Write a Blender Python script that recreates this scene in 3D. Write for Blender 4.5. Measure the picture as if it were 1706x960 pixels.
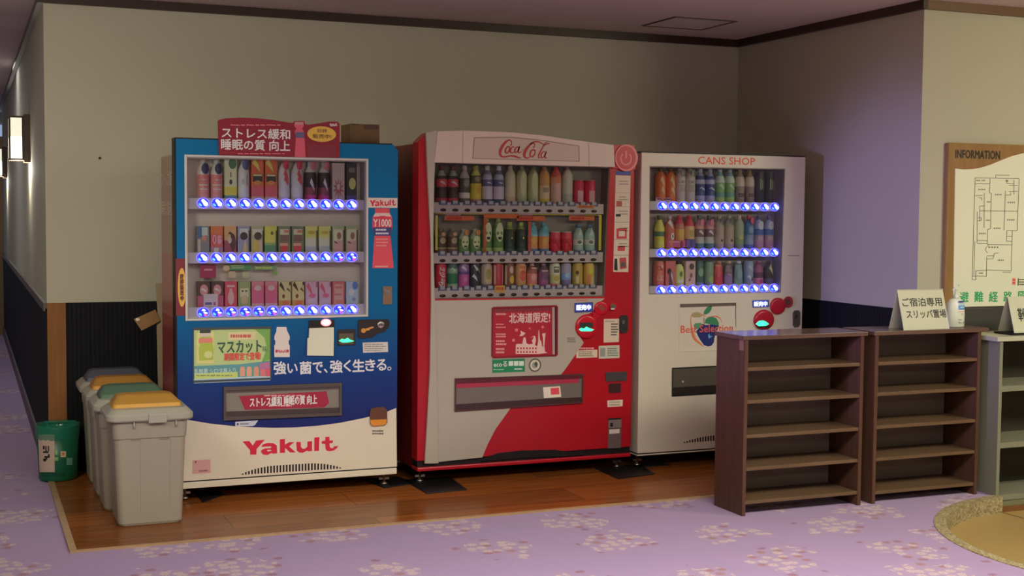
import bpy, bmesh, math, random
from mathutils import Vector, Matrix
from mathutils.geometry import tessellate_polygon
random.seed(4)
for o in list(bpy.data.objects): bpy.data.objects.remove(o)
SC = bpy.context.scene
COL = SC.collection

# ------------------------------------------------------------------ camera
CAM_H = 1.486
F_PX, YAW, PITCH, ROLL = 2199.47, 0.392976, -0.0580662, -0.00823963
fw = Vector((math.sin(YAW)*math.cos(PITCH), math.cos(YAW)*math.cos(PITCH), math.sin(PITCH)))
r0 = Vector((math.cos(YAW), -math.sin(YAW), 0)); d0 = fw.cross(r0)
rt = r0*math.cos(ROLL) + d0*math.sin(ROLL)
dn = -r0*math.sin(ROLL) + d0*math.cos(ROLL)
cam_d = bpy.data.cameras.new('camera'); cam = bpy.data.objects.new('camera', cam_d); COL.objects.link(cam)
m = Matrix.Identity(4)
for i, ax in enumerate((rt, -dn, -fw)):
    for j in range(3): m[j][i] = ax[j]
m[2][3] = CAM_H
cam.matrix_world = m
cam_d.sensor_width = 36; cam_d.lens = F_PX/1706*36; cam_d.clip_start = 0.05; cam_d.clip_end = 100
SC.camera = cam

# ------------------------------------------------------------------ view, world, lights
SC.view_settings.view_transform = 'Standard'; SC.view_settings.look = 'None'
SC.view_settings.exposure = 0; SC.view_settings.gamma = 1; SC.view_settings.use_curve_mapping = False
SC.cycles.use_denoising = True
SC.cycles.max_bounces = 8
SC.cycles.sample_clamp_indirect = 4
W = bpy.data.worlds.new('world'); SC.world = W; W.use_nodes = True
W.node_tree.nodes['Background'].inputs[0].default_value = (0.85, 0.72, 0.66, 1)
W.node_tree.nodes['Background'].inputs[1].default_value = 0.05

def area(name, loc, target, size, power, color, size_y=None, spread=180):
    l = bpy.data.lights.new(name, 'AREA'); l.energy = power; l.color = color
    l.shape = 'RECTANGLE'; l.size = size; l.size_y = size_y or size; l.spread = math.radians(spread)
    o = bpy.data.objects.new(name, l); COL.objects.link(o); o.location = loc
    o.rotation_euler = (Vector(target)-Vector(loc)).to_track_quat('-Z', 'Y').to_euler()
    return o
LA = area('lobby_ceiling_light', (-1.0, 4.2, 2.55), (0.5, 7.7, 1.5), 1.2, 17, (1.0, 0.97, 0.80), 1.0, 80)
LB = area('entrance_ceiling_light', (6.1, 3.2, 2.58), (6.0, 4.6, 0), 1.0, 92, (1.0, 0.97, 0.68), 1.0)
LD = area('reception_ceiling_light', (2.0, -0.5, 2.55), (2.4, 3.6, 0.6), 2.6, 28, (1.0, 0.97, 0.85), 0.5)
LE = area('walkway_fill_light', (2.2, 3.0, 2.6), (2.2, 3.6, 0), 3.9, 142, (1.0, 0.97, 0.88), 1.0, 130)  # added fill to brighten the carpet and lower machine fronts
LF = area('corridor_fill_light', (-0.5, 11.5, 2.6), (-0.4, 11.5, 0), 0.5, 24, (0.86, 0.90, 1.0), 5.0)  # added cool fill that lifts the corridor wall and carpet
sp = bpy.data.lights.new('violet_wall_fill', 'SPOT'); sp.energy = 850; sp.color = (0.36, 0.33, 1.0); sp.spot_size = math.radians(19); sp.spot_blend = 0.8; sp.shadow_soft_size = 0.25  # spot added for the violet on the right wall, no sign behind it
LC = bpy.data.objects.new('violet_wall_fill', sp); COL.objects.link(LC); LC.location = (-2.2, 4.6, 1.3)
LC.rotation_euler = (Vector((4.84, 6.0, 1.2))-Vector(LC.location)).to_track_quat('-Z', 'Y').to_euler()

# ------------------------------------------------------------------ plan, in metres (camera stands over 0,0)
Y_BACK, X_SIDE, Y_FRONT, X_CORR = 7.727, 4.844, 5.856, 0.414
Z_CEIL, Z_TRIM, Z_DADO = 2.65, 2.602, 0.957
YF = 6.687                       # plane of the machines' fronts

def ray(u, v): return rt*(u-853) + dn*(v-480) + fw*F_PX
def P(u, v, y=YF):               # a spot measured in the photograph, as (x, z) on the wall-parallel plane y
    d = ray(u, v); t = y/d.y
    return (t*d.x, CAM_H + t*d.z)
def G(u, v, z=0.0):              # the same for a spot on the floor: (x, y)
    d = ray(u, v); t = (z-CAM_H)/d.z
    return (t*d.x, t*d.y)

# ------------------------------------------------------------------ materials
def lin(c):
    c /= 255.0
    return c/12.92 if c <= 0.04045 else ((c+0.055)/1.055)**2.4
_mc = {}
def mt(r, g, b, rough=0.5, gain=2.6, metal=0.0, coat=0.0):
    """plain paint / print / plastic; r g b as the thing reads in the dim photo, gain undoes the dimness"""
    k = (r, g, b, rough, gain, metal, coat)
    if k in _mc: return _mc[k]
    M = bpy.data.materials.new('paint'); M.use_nodes = True
    s = M.node_tree.nodes['Principled BSDF']
    s.inputs['Base Color'].default_value = (*[min(0.88, lin(c)*gain) for c in (r, g, b)], 1)
    s.inputs['Roughness'].default_value = rough; s.inputs['Metallic'].default_value = metal
    s.inputs['Coat Weight'].default_value = coat
    _mc[k] = M
    return M
def em(name, rgb, strength):
    M = bpy.data.materials.new(name); M.use_nodes = True
    s = M.node_tree.nodes['Principled BSDF']
    s.inputs['Base Color'].default_value = (*rgb, 1)
    s.inputs['Emission Color'].default_value = (*rgb, 1); s.inputs['Emission Strength'].default_value = strength
    return M
class NT:
    """small node-tree writer"""
    def __init__(self, name):
        self.M = bpy.data.materials.new(name); self.M.use_nodes = True
        self.t = self.M.node_tree; self.s = self.t.nodes['Principled BSDF']
    def n(self, kind, **kw):
        x = self.t.nodes.new(kind)
        for k, v in kw.items(): setattr(x, k, v)
        return x
    def l(self, a, b): self.t.links.new(a, b)
    def math(self, op, a, b=None, clamp=False):
        x = self.n('ShaderNodeMath', operation=op, use_clamp=clamp)
        for i, q in enumerate((a, b)):
            if q is None: continue
            if isinstance(q, (int, float)): x.inputs[i].default_value = q
            else: self.l(q, x.inputs[i])
        return x.outputs[0]
    def mix(self, fac, a, b):
        x = self.n('ShaderNodeMix', data_type='RGBA')
        for i, q in ((0, fac), (6, a), (7, b)):
            if isinstance(q, (int, float)): x.inputs[i].default_value = q
            elif isinstance(q, tuple): x.inputs[i].default_value = (*q, 1)
            else: self.l(q, x.inputs[i])
        return x.outputs[2]
    def noise(self, vec, scale, detail=2, rough=0.5):
        x = self.n('ShaderNodeTexNoise'); x.inputs['Scale'].default_value = scale
        x.inputs['Detail'].default_value = detail; x.inputs['Roughness'].default_value = rough
        if vec is not None: self.l(vec, x.inputs['Vector'])
        return x.outputs[0]
    def coord(self, scale=(1, 1, 1)):
        g = self.n('ShaderNodeNewGeometry'); mp = self.n('ShaderNodeMapping'); mp.inputs['Scale'].default_value = scale
        self.l(g.outputs['Position'], mp.inputs['Vector'])
        return mp.outputs[0]
    def bump(self, h, strength, dist=0.002):
        b = self.n('ShaderNodeBump'); b.inputs['Strength'].default_value = strength; b.inputs['Distance'].default_value = dist
        self.l(h, b.inputs['Height']); self.l(b.outputs[0], self.s.inputs['Normal'])

def wall_mat(name, rgb, rough=0.85, tex=260):
    k = NT(name); p = k.coord()
    n1 = k.noise(p, 1.3, 3); n2 = k.noise(p, tex, 2)
    c = k.mix(k.math('MULTIPLY', n1, 0.25), rgb, tuple(x*0.82 for x in rgb))
    k.l(c, k.s.inputs['Base Color']); k.s.inputs['Roughness'].default_value = rough
    k.bump(n2, 0.35, 0.0015)
    return k.M
M_WALL = wall_mat('cream_wallpaper', (0.55, 0.515, 0.375))
M_CEIL = wall_mat('ceiling_paper', (0.74, 0.60, 0.58))
M_DARKTRIM = mt(46, 27, 18, 0.45, 1.5)
def dado_mat():
    k = NT('black_ribbed_panel'); p = k.coord()
    w = k.n('ShaderNodeTexWave', wave_type='BANDS', bands_direction='DIAGONAL'); w.inputs['Scale'].default_value = 26
    sep = k.n('ShaderNodeSeparateXYZ'); k.l(p, sep.inputs[0])
    cmb = k.n('ShaderNodeCombineXYZ'); k.l(sep.outputs[0], cmb.inputs[0]); k.l(sep.outputs[1], cmb.inputs[1])
    k.l(cmb.outputs[0], w.inputs['Vector'])
    k.l(k.mix(w.outputs[1], (0.009, 0.009, 0.010), (0.015, 0.015, 0.018)), k.s.inputs['Base Color'])
    k.s.inputs['Roughness'].default_value = 0.75; k.s.inputs['Specular IOR Level'].default_value = 0.15
    k.bump(w.outputs[1], 0.2, 0.002)
    return k.M
M_DADO = dado_mat()
def wood_mat(name, c1, c2, axis='X', rough=0.4, scale=1.0, plank=None, spec=0.22):
    k = NT(name)
    sc = {'X': (1.2, 14, 14), 'Y': (14, 1.2, 14), 'Z': (14, 14, 1.2)}[axis]
    p = k.coord(tuple(s*scale for s in sc)); n = k.noise(p, 2.2, 6, 0.62)
    r = k.n('ShaderNodeMapRange'); r.inputs[1].default_value = 0.32; r.inputs[2].default_value = 0.68; k.l(n, r.inputs[0])
    c = k.mix(r.outputs[0], c1, c2)
    if plank:
        q = k.coord(); br = k.n('ShaderNodeTexBrick', offset=0.37); k.l(q, br.inputs['Vector'])
        br.inputs['Scale'].default_value = 1; br.inputs['Brick Width'].default_value = plank[0]; br.inputs['Row Height'].default_value = plank[1]
        br.inputs['Mortar Size'].default_value = 0.0015; br.inputs['Mortar Smooth'].default_value = 0.2
        br.inputs['Color1'].default_value = (0.75, 0.75, 0.75, 1); br.inputs['Color2'].default_value = (1.2, 1.15, 1.1, 1); br.inputs['Mortar'].default_value = (0.3, 0.3, 0.3, 1)
        mm = k.n('ShaderNodeMix', data_type='RGBA', blend_type='MULTIPLY'); mm.inputs[0].default_value = 1
        k.l(c, mm.inputs[6]); k.l(br.outputs[0], mm.inputs[7]); c = mm.outputs[2]
    k.l(c, k.s.inputs['Base Color']); k.s.inputs['Roughness'].default_value = rough; k.s.inputs['Specular IOR Level'].default_value = spec
    k.bump(n, 0.08, 0.001)
    return k.M
M_FLOORWOOD = wood_mat('glossy_floor_boards', (0.24, 0.072, 0.014), (0.36, 0.125, 0.03), 'X', 0.2, 1.0, (1.8, 0.303), 0.12)
M_EDGE = wood_mat('pale_edge_strip', (0.40, 0.25, 0.12), (0.50, 0.33, 0.17), 'X', 0.4)
M_POST = wood_mat('orange_brown_board', (0.26, 0.105, 0.03), (0.34, 0.145, 0.045), 'Z', 0.45)
M_SHELFV = wood_mat('walnut_side_board', (0.088, 0.040, 0.024), (0.125, 0.060, 0.036), 'Z', 0.45)
M_SHELFH = wood_mat('walnut_shelf_board', (0.13, 0.076, 0.04), (0.18, 0.108, 0.058), 'X', 0.32)
M_SHELFB = wood_mat('shelf_back_board', (0.24, 0.185, 0.145), (0.29, 0.225, 0.18), 'X', 0.5)
M_BOARD = wood_mat('notice_board_wood', (0.30, 0.165, 0.055), (0.38, 0.215, 0.075), 'Z', 0.5)
def carpet_mat():
    k = NT('lilac_blossom_carpet'); p = k.coord()
    sep = k.n('ShaderNodeSeparateXYZ'); k.l(p, sep.inputs[0])
    flat = k.n('ShaderNodeCombineXYZ'); k.l(sep.outputs[0], flat.inputs[0]); k.l(sep.outputs[1], flat.inputs[1])
    P2 = flat.outputs[0]
    def vor(scale, rnd):
        v = k.n('ShaderNodeTexVoronoi', voronoi_dimensions='2D'); v.inputs['Scale'].default_value = scale; v.inputs['Randomness'].default_value = rnd
        k.l(P2, v.inputs['Vector']); return v
    big = vor(1.95, 0.55)
    rag = k.noise(P2, 6, 2)
    clus = k.math('LESS_THAN', k.math('ADD', big.outputs['Distance'], k.math('MULTIPLY', rag, 0.75)), 0.66)
    def flower(scale, R, rnd):
        v = vor(scale, rnd)
        sub = k.n('ShaderNodeVectorMath', operation='SUBTRACT'); k.l(P2, sub.inputs[0]); k.l(v.outputs['Position'], sub.inputs[1])
        s2 = k.n('ShaderNodeSeparateXYZ'); k.l(sub.outputs[0], s2.inputs[0])
        ang = k.math('ARCTAN2', s2.outputs[1], s2.outputs[0])
        sc = k.n('ShaderNodeSeparateColor'); k.l(v.outputs['Color'], sc.inputs[0])
        lob = k.math('COSINE', k.math('ADD', k.math('MULTIPLY', ang, 5), k.math('MULTIPLY', sc.outputs[0], 6.28)))
        rad = k.math('MULTIPLY', k.math('ADD', k.math('MULTIPLY', k.math('ABSOLUTE', lob), 0.45), 0.6), R)
        return v.outputs['Distance'], rad, sc.outputs[1], sc.outputs[2]
    d, rad, c1, c2 = flower(17, 0.40, 0.7)
    dd = d
    petal = k.math('LESS_THAN', dd, rad)
    core = k.math('LESS_THAN', dd, 0.11)
    cream = k.math('MULTIPLY', k.math('MULTIPLY', petal, clus), k.math('SUBTRACT', 1.0, k.math('MULTIPLY', core, 0.6)))
    pinkpick = k.math('GREATER_THAN', c1, 0.84)
    clus2 = k.math('LESS_THAN', k.math('ADD', big.outputs['Distance'], k.math('MULTIPLY', rag, 0.6)), 0.68)
    pink = k.math('MULTIPLY', k.math('MULTIPLY', petal, clus2), pinkpick)
    pile = k.noise(P2, 420, 2); cloud = k.noise(P2, 5, 3)
    base = k.mix(k.math('MULTIPLY', pile, 0.6), (0.42, 0.285, 0.485), (0.30, 0.20, 0.35))
    base = k.mix(k.math('MULTIPLY', cloud, 0.2), base, (0.52, 0.34, 0.52))
    base = k.mix(k.math('MULTIPLY', clus, 0.10), base, (0.55, 0.40, 0.36))
    c = k.mix(k.math('MULTIPLY', cream, 0.66), base, (0.70, 0.54, 0.44))
    c = k.mix(k.math('MULTIPLY', pink, 0.75), c, (0.30, 0.10, 0.13))
    k.l(c, k.s.inputs['Base Color']); k.s.inputs['Roughness'].default_value = 0.95
    k.s.inputs['Sheen Weight'].default_value = 0.15
    k.bump(pile, 0.5, 0.004)
    return k.M
M_CARPET = carpet_mat()
def tile_mat():
    k = NT('ochre_entrance_tiles'); mp = k.n('ShaderNodeMapping'); g = k.n('ShaderNodeNewGeometry')
    k.l(g.outputs['Position'], mp.inputs['Vector']); mp.inputs['Rotation'].default_value = (0, 0, 0.0); mp.inputs['Location'].default_value = (-0.04, -0.05, 0)
    br = k.n('ShaderNodeTexBrick', offset=0.0); k.l(mp.outputs[0], br.inputs['Vector']); br.inputs['Scale'].default_value = 1
    br.inputs['Brick Width'].default_value = 1.0; br.inputs['Row Height'].default_value = 1.35; br.inputs['Mortar Size'].default_value = 0.006
    br.inputs['Color1'].default_value = (0.44, 0.30, 0.105, 1); br.inputs['Color2'].default_value = (0.46, 0.32, 0.12, 1); br.inputs['Mortar'].default_value = (0.05, 0.035, 0.02, 1)
    n = k.noise(None, 3.0, 4)
    k.l(k.mix(k.math('MULTIPLY', n, 0.3), br.outputs[0], (0.30, 0.20, 0.08)), k.s.inputs['Base Color'])
    k.s.inputs['Roughness'].default_value = 0.35
    return k.M
M_TILE = tile_mat()
def terrazzo_mat():
    k = NT('washed_pebble_kerb'); p = k.coord()
    v = k.n('ShaderNodeTexVoronoi'); v.inputs['Scale'].default_value = 130; k.l(p, v.inputs['Vector'])
    s = k.n('ShaderNodeSeparateColor'); k.l(v.outputs['Color'], s.inputs[0])
    c = k.mix(s.outputs[0], (0.20, 0.15, 0.065), (0.52, 0.43, 0.24))
    k.l(c, k.s.inputs['Base Color']); k.s.inputs['Roughness'].default_value = 0.6; k.bump(v.outputs['Distance'], 0.4, 0.003)
    return k.M
M_KERB = terrazzo_mat()
def blue_mat():
    # the print on the left machine runs from sky blue at the top to navy at the foot
    k = NT('blue_graded_print'); p = k.coord(); s = k.n('ShaderNodeSeparateXYZ'); k.l(p, s.inputs[0])
    r = k.n('ShaderNodeValToRGB'); mr = k.n('ShaderNodeMapRange'); mr.inputs[1].default_value = 0.30; mr.inputs[2].default_value = 1.83
    k.l(s.outputs[2], mr.inputs[0]); k.l(mr.outputs[0], r.inputs[0])
    e = r.color_ramp.elements; e[0].position = 0; e[0].color = (0.022, 0.022, 0.15, 1); e[1].position = 1; e[1].color = (0.004, 0.185, 0.40, 1)
    x = e.new(0.22); x.color = (0.012, 0.055, 0.25, 1); x = e.new(0.45); x.color = (0.002, 0.155, 0.36, 1)
    k.l(r.outputs[0], k.s.inputs['Base Color']); k.s.inputs['Roughness'].default_value = 0.45; k.s.inputs['Specular IOR Level'].default_value = 0.2
    return k.M
M_BLUE = blue_mat()
def glass_mat():
    M = bpy.data.materials.new('clear_pane'); M.use_nodes = True; t = M.node_tree; t.nodes.clear()
    out = t.nodes.new('ShaderNodeOutputMaterial'); mx = t.nodes.new('ShaderNodeMixShader')
    tr = t.nodes.new('ShaderNodeBsdfTransparent'); gl = t.nodes.new('ShaderNodeBsdfGlossy'); fr = t.nodes.new('ShaderNodeFresnel')
    tr.inputs[0].default_value = (0.93, 0.94, 0.93, 1); gl.inputs['Roughness'].default_value = 0.03; fr.inputs[0].default_value = 1.45
    t.links.new(fr.outputs[0], mx.inputs[0]); t.links.new(tr.outputs[0], mx.inputs[1]); t.links.new(gl.outputs[0], mx.inputs[2]); t.links.new(mx.outputs[0], out.inputs[0])
    return M
M_GLASS = glass_mat()
WHITE = mt(154, 146, 129, 0.35, 2.75); WHITE2 = mt(140, 132, 118, 0.4); BLACK = mt(14, 13, 13, 0.5, 1.5); DARK = mt(34, 31, 30, 0.45, 1.6)
RED = mt(128, 13, 23, 0.3, 2.3); DKRED = mt(92, 22, 28, 0.35, 2.4); STEEL = mt(120, 115, 108, 0.3, 2.6, 1.0); PAPER = mt(165, 158, 138, 0.7)
LED_BLUE = em('led_blue', (0.03, 0.04, 1.0), 1.3); LED_RING = em('led_ring', (0.10, 0.08, 1.0), 4.5); LED_WHITE = em('led_white', (0.80, 0.95, 1.0), 1.9)
LED_CYAN = em('led_cyan', (0.15, 0.60, 1.0), 1.3); LED_PINK = em('led_sold_out', (1.0, 0.12, 0.35), 1.0)
LED_GREEN = em('led_green', (0.05, 1.0, 0.42), 1.6); LED_RED = em('led_red', (1.0, 0.12, 0.12), 6.0); LED_CORE = em('led_red_core', (1.0, 0.7, 0.65), 3.0); LCD = em('lcd_blue_white', (0.70, 0.80, 1.0), 1.5)
LCD_DK = em('lcd_blue', (0.06, 0.08, 0.5), 0.5)

# ------------------------------------------------------------------ building helpers
ORG = {}
def setp(o, label=None, cat=None, group=None, kind=None):
    if label: o['label'] = label
    if cat: o['category'] = cat
    if group: o['group'] = group
    if kind: o['kind'] = kind
    return o
def thing(name, label, cat, loc, group=None):
    o = bpy.data.objects.new(name, None); COL.objects.link(o); o.location = loc; o.empty_display_size = 0.1
    ORG[o.name] = Vector(loc)
    return setp(o, label, cat, group)
class MB:
    def __init__(self): self.v, self.f, self.m, self.mats, self.smooth = [], [], [], [], []
    def mi(self, M):
        if M not in self.mats: self.mats.append(M)
        return self.mats.index(M)
    def face(self, idx, M, sm=False): self.f.append(idx); self.m.append(self.mi(M)); self.smooth.append(sm)
    def add(self, pts): b = len(self.v); self.v += [Vector(p) for p in pts]; return b
    def box(self, x0, x1, y0, y1, z0, z1, M):
        b = self.add([(x0,y0,z0),(x1,y0,z0),(x1,y1,z0),(x0,y1,z0),(x0,y0,z1),(x1,y0,z1),(x1,y1,z1),(x0,y1,z1)])
        for q in ((0,3,2,1),(4,5,6,7),(0,1,5,4),(1,2,6,5),(2,3,7,6),(3,0,4,7)): self.face([b+i for i in q], M)
        return self
    def prism(self, pts, y0, y1, M, holes=(), side=None):
        """outline in (x, z), thickness from y0 (front) to y1; holes are further outlines"""
        loops = [list(pts)] + [list(h) for h in holes]
        allp = [p for l in loops for p in l]
        tri = tessellate_polygon([[Vector((p[0], p[1], 0)) for p in l] for l in loops])
        n = len(allp)
        b = self.add([(p[0], y0, p[1]) for p in allp] + [(p[0], y1, p[1]) for p in allp])
        for t in tri:
            a, c, d = [allp[i] for i in t]
            s = (c[0]-a[0])*(d[1]-a[1]) - (c[1]-a[1])*(d[0]-a[0])
            t = tuple(t) if s > 0 else tuple(reversed(t))
            self.face([b+i for i in t], M); self.face([b+n+i for i in reversed(t)], M)
        o = 0
        for k, l in enumerate(loops):
            ar = sum(l[i][0]*l[(i+1) % len(l)][1] - l[(i+1) % len(l)][0]*l[i][1] for i in range(len(l)))
            for i in range(len(l)):
                p, q = b+o+i, b+o+(i+1) % len(l)
                f = [p, p+n, q+n, q]
                if (ar > 0) == (k > 0): f.reverse()
                self.face(list(reversed(f)), side or M)
            o += len(l)
        return self
    def slab(self, pts, z0, z1, M, holes=(), side=None):
        """outline in (x, y), thickness z0..z1"""
        t = MB(); t.prism([(p[0], p[1]) for p in pts], 0, 1, M, [[(p[0], p[1]) for p in h] for h in holes], side)
        b = len(self.v); self.v += [Vector((v.x, v.z, z1 if v.y == 0 else z0)) for v in t.v]
        for f, mi in zip(t.f, t.m): self.face([b+i for i in f], t.mats[mi])
        return self
    def pix(self, pts, y, th, M, holes=()):
        """outline given by spots measured in the photo on the plane y, a plate th thick standing proud of it"""
        return self.prism([P(u, v, y) for u, v in pts], y-th, y, M, [[P(u, v, y) for u, v in h] for h in holes])
    def rect(self, u0, v0, u1, v1, y, th, M):
        x0, z1 = P(u0, v0, y); x1, z0 = P(u1, v1, y)
        return self.box(x0, x1, y-th, y, z0, z1, M)
    def lathe(self, prof, M, cx=0, cy=0, cz=0, seg=20, cap=True, a0=0, a1=2*math.pi, mfun=None, sm=True):
        full = abs(a1-a0-2*math.pi) < 1e-6; ns = seg if full else seg+1
        b = len(self.v)
        for r, z in prof:
            self.add([(cx+r*math.cos(a0+(a1-a0)*i/seg), cy+r*math.sin(a0+(a1-a0)*i/seg), cz+z) for i in range(ns)])
        for k in range(len(prof)-1):
            mm = mfun((prof[k][1]+prof[k+1][1])/2) if mfun else M
            for i in range(seg):
                j = (i+1) % ns
                self.face([b+k*ns+i, b+k*ns+j, b+(k+1)*ns+j, b+(k+1)*ns+i], mm, sm)
        if cap and full:
            self.face([b+i for i in reversed(range(ns))], mfun(prof[0][1]) if mfun else M)
            e = b+(len(prof)-1)*ns; self.face([e+i for i in range(ns)], mfun(prof[-1][1]) if mfun else M)
        return self
    def disc(self, u, v, ru, rv, y, th, M, n=24, dome=0.0):
        """round plate of pixel radii ru, rv on plane y; dome adds a bulge"""
        cx, cz = P(u, v, y); rx = P(u+ru, v, y)[0]-cx; rz = cz-P(u, v+rv, y)[1]
        return self.edisc(cx, cz, rx, rz, y, th, M, n, dome)
    def edisc(self, cx, cz, rx, rz, y, th, M, n=24, dome=0.0):
        pts = [(cx+rx*math.cos(2*math.pi*i/n), cz+rz*math.sin(2*math.pi*i/n)) for i in range(n)]
        if not dome: return self.prism(pts, y-th, y, M)
        rings = [(1, 0), (0.98, th), (0.75, th+dome*0.6), (0.4, th+dome*0.92)]
        b = len(self.v)
        for s, h in rings: self.add([(cx+(p[0]-cx)*s, y-h, cz+(p[1]-cz)*s) for p in pts])
        t = self.add([(cx, y-th-dome, cz)])
        for k in range(len(rings)-1):
            for i in range(n):
                j = (i+1) % n; self.face([b+k*n+i, b+k*n+j, b+(k+1)*n+j, b+(k+1)*n+i], M, True)
        e = b+(len(rings)-1)*n
        for i in range(n): self.face([e+i, e+(i+1) % n, t], M, True)
        return self
    def tube(self, pts, r, M, seg=10):
        pts = [Vector(p) for p in pts]; b = len(self.v)
        for i, p in enumerate(pts):
            t = (pts[min(i+1, len(pts)-1)]-pts[max(i-1, 0)]).normalized()
            a = t.cross(Vector((0, 0, 1)) if abs(t.z) < 0.9 else Vector((1, 0, 0))).normalized(); c = t.cross(a)
            rr = r[i] if isinstance(r, (list, tuple)) else r
            self.add([p+a*rr*math.cos(2*math.pi*k/seg)+c*rr*math.sin(2*math.pi*k/seg) for k in range(seg)])
        for i in range(len(pts)-1):
            for k in range(seg):
                j = (k+1) % seg; self.face([b+i*seg+k, b+i*seg+j, b+(i+1)*seg+j, b+(i+1)*seg+k], M, True)
        self.face([b+k for k in reversed(range(seg))], M); e = b+(len(pts)-1)*seg; self.face([e+k for k in range(seg)], M)
        return self
    def build(self, name, parent=None, org=None, bevel=0.0):
        me = bpy.data.meshes.new(name)
        o3 = Vector(org) if org is not None else (ORG[parent.name] if parent is not None else Vector((0, 0, 0)))
        me.from_pydata([v-o3 for v in self.v], [], self.f)
        for M in self.mats: me.materials.append(M)
        me.polygons.foreach_set('material_index', self.m); me.polygons.foreach_set('use_smooth', self.smooth)
        bm = bmesh.new(); bm.from_mesh(me); bmesh.ops.recalc_face_normals(bm, faces=bm.faces); bm.to_mesh(me); bm.free()
        me.update()
        o = bpy.data.objects.new(name, me); COL.objects.link(o)
        if parent is not None: o.parent = parent
        else: o.location = o3
        ORG[o.name] = o3
        if bevel:
            md = o.modifiers.new('soft_edge', 'BEVEL'); md.width = bevel; md.segments = 2; md.limit_method = 'ANGLE'; md.angle_limit = 0.7
        return o
def struct(o): o['kind'] = 'structure'; return o

_tx = {}
def glyphs(body, bold=0):
    k = body
    if k not in _tx:
        cu = bpy.data.curves.new('lettering', 'FONT'); cu.body = body; cu.resolution_u = 2
        o = bpy.data.objects.new('lettering', cu); COL.objects.link(o); bpy.context.view_layer.update()
        me = bpy.data.meshes.new_from_object(o.evaluated_get(bpy.context.evaluated_depsgraph_get()))
        vs = [v.co.copy() for v in me.vertices]; fs = [list(p.vertices) for p in me.polygons]
        bpy.data.objects.remove(o); bpy.data.curves.remove(cu); bpy.data.meshes.remove(me)
        x0 = min(v.x for v in vs); x1 = max(v.x for v in vs); y0 = min(v.y for v in vs); y1 = max(v.y for v in vs)
        _tx[k] = ([((v.x-x0)/(x1-x0), (v.y-y0)/(y1-y0)) for v in vs], fs)
    return _tx[k]
def text(mb, body, u0, v0, u1, v1, y, M, bold=0.0, rot=0, slant=0.0):
    """lettering fitted into the pixel box on plane y"""
    x0, z1 = P(u0, v0, y); x1, z0 = P(u1, v1, y)
    return textm(mb, body, x0, z0, x1, z1, y, M, bold, rot)
def textm(mb, body, x0, z0, x1, z1, y, M, bold=0.0, rot=0):
    vs, fs = glyphs(body)
    if rot: vs = [(b, 1-a) for a, b in vs]
    e = bold*(z1-z0)*0.8; x0 += e; x1 -= e; z0 += e; z1 -= e      # heavier lettering: the glyphs set again a hair's breadth apart
    for i_, (dx, dz) in enumerate(((0, 0), (e, 0), (-e, 0), (0, e), (0, -e)) if bold else ((0, 0),)):
        b = mb.add([(x0+dx+a*(x1-x0), y-0.0006-0.00002*i_, z0+dz+c*(z1-z0)) for a, c in vs])
        for f in fs: mb.face([b+i for i in f], M)
    return mb
def bars(mb, u0, v0, u1, v1, y, M, rows, frac=0.45, seed=1):
    """rows of print too small to read"""
    rr = random.Random(seed); h = (v1-v0)/rows
    for i in range(rows):
        u = u0; e = u1-(u1-u0)*rr.uniform(0, 0.25)
        while u < e:
            w = (u1-u0)*rr.uniform(0.06, 0.18); a = v0+h*i
            mb.rect(u, a+h*(1-frac)/2, min(u+w, e), a+h*(1+frac)/2, y, 0.0006, M); u += w+(u1-u0)*0.025
    return mb
def ribbon(mb, pts, fmap, M, n=8):
    """pen stroke: pts = (x, y, width); fmap takes stroke coordinates to 3-D"""
    s = []
    for i in range(len(pts)-1):
        p0, p1, p2, p3 = (pts[max(i-1, 0)], pts[i], pts[i+1], pts[min(i+2, len(pts)-1)])
        for k in range(n):
            t = k/n
            s.append(tuple(0.5*((2*p1[c])+(-p0[c]+p2[c])*t+(2*p0[c]-5*p1[c]+4*p2[c]-p3[c])*t*t+(-p0[c]+3*p1[c]-3*p2[c]+p3[c])*t**3) for c in range(3)))
    s.append(pts[-1]); L, R = [], []
    for i, q in enumerate(s):
        a, b = s[max(i-1, 0)], s[min(i+1, len(s)-1)]
        tx, ty = b[0]-a[0], b[1]-a[1]; l = math.hypot(tx, ty) or 1
        nx, ny = -ty/l*q[2]/2, tx/l*q[2]/2
        L.append(fmap(q[0]+nx, q[1]+ny)); R.append(fmap(q[0]-nx, q[1]-ny))
    b = mb.add(L+R); m_ = len(L)
    for i in range(m_-1): mb.face([b+i, b+i+1, b+m_+i+1, b+m_+i], M)

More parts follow.
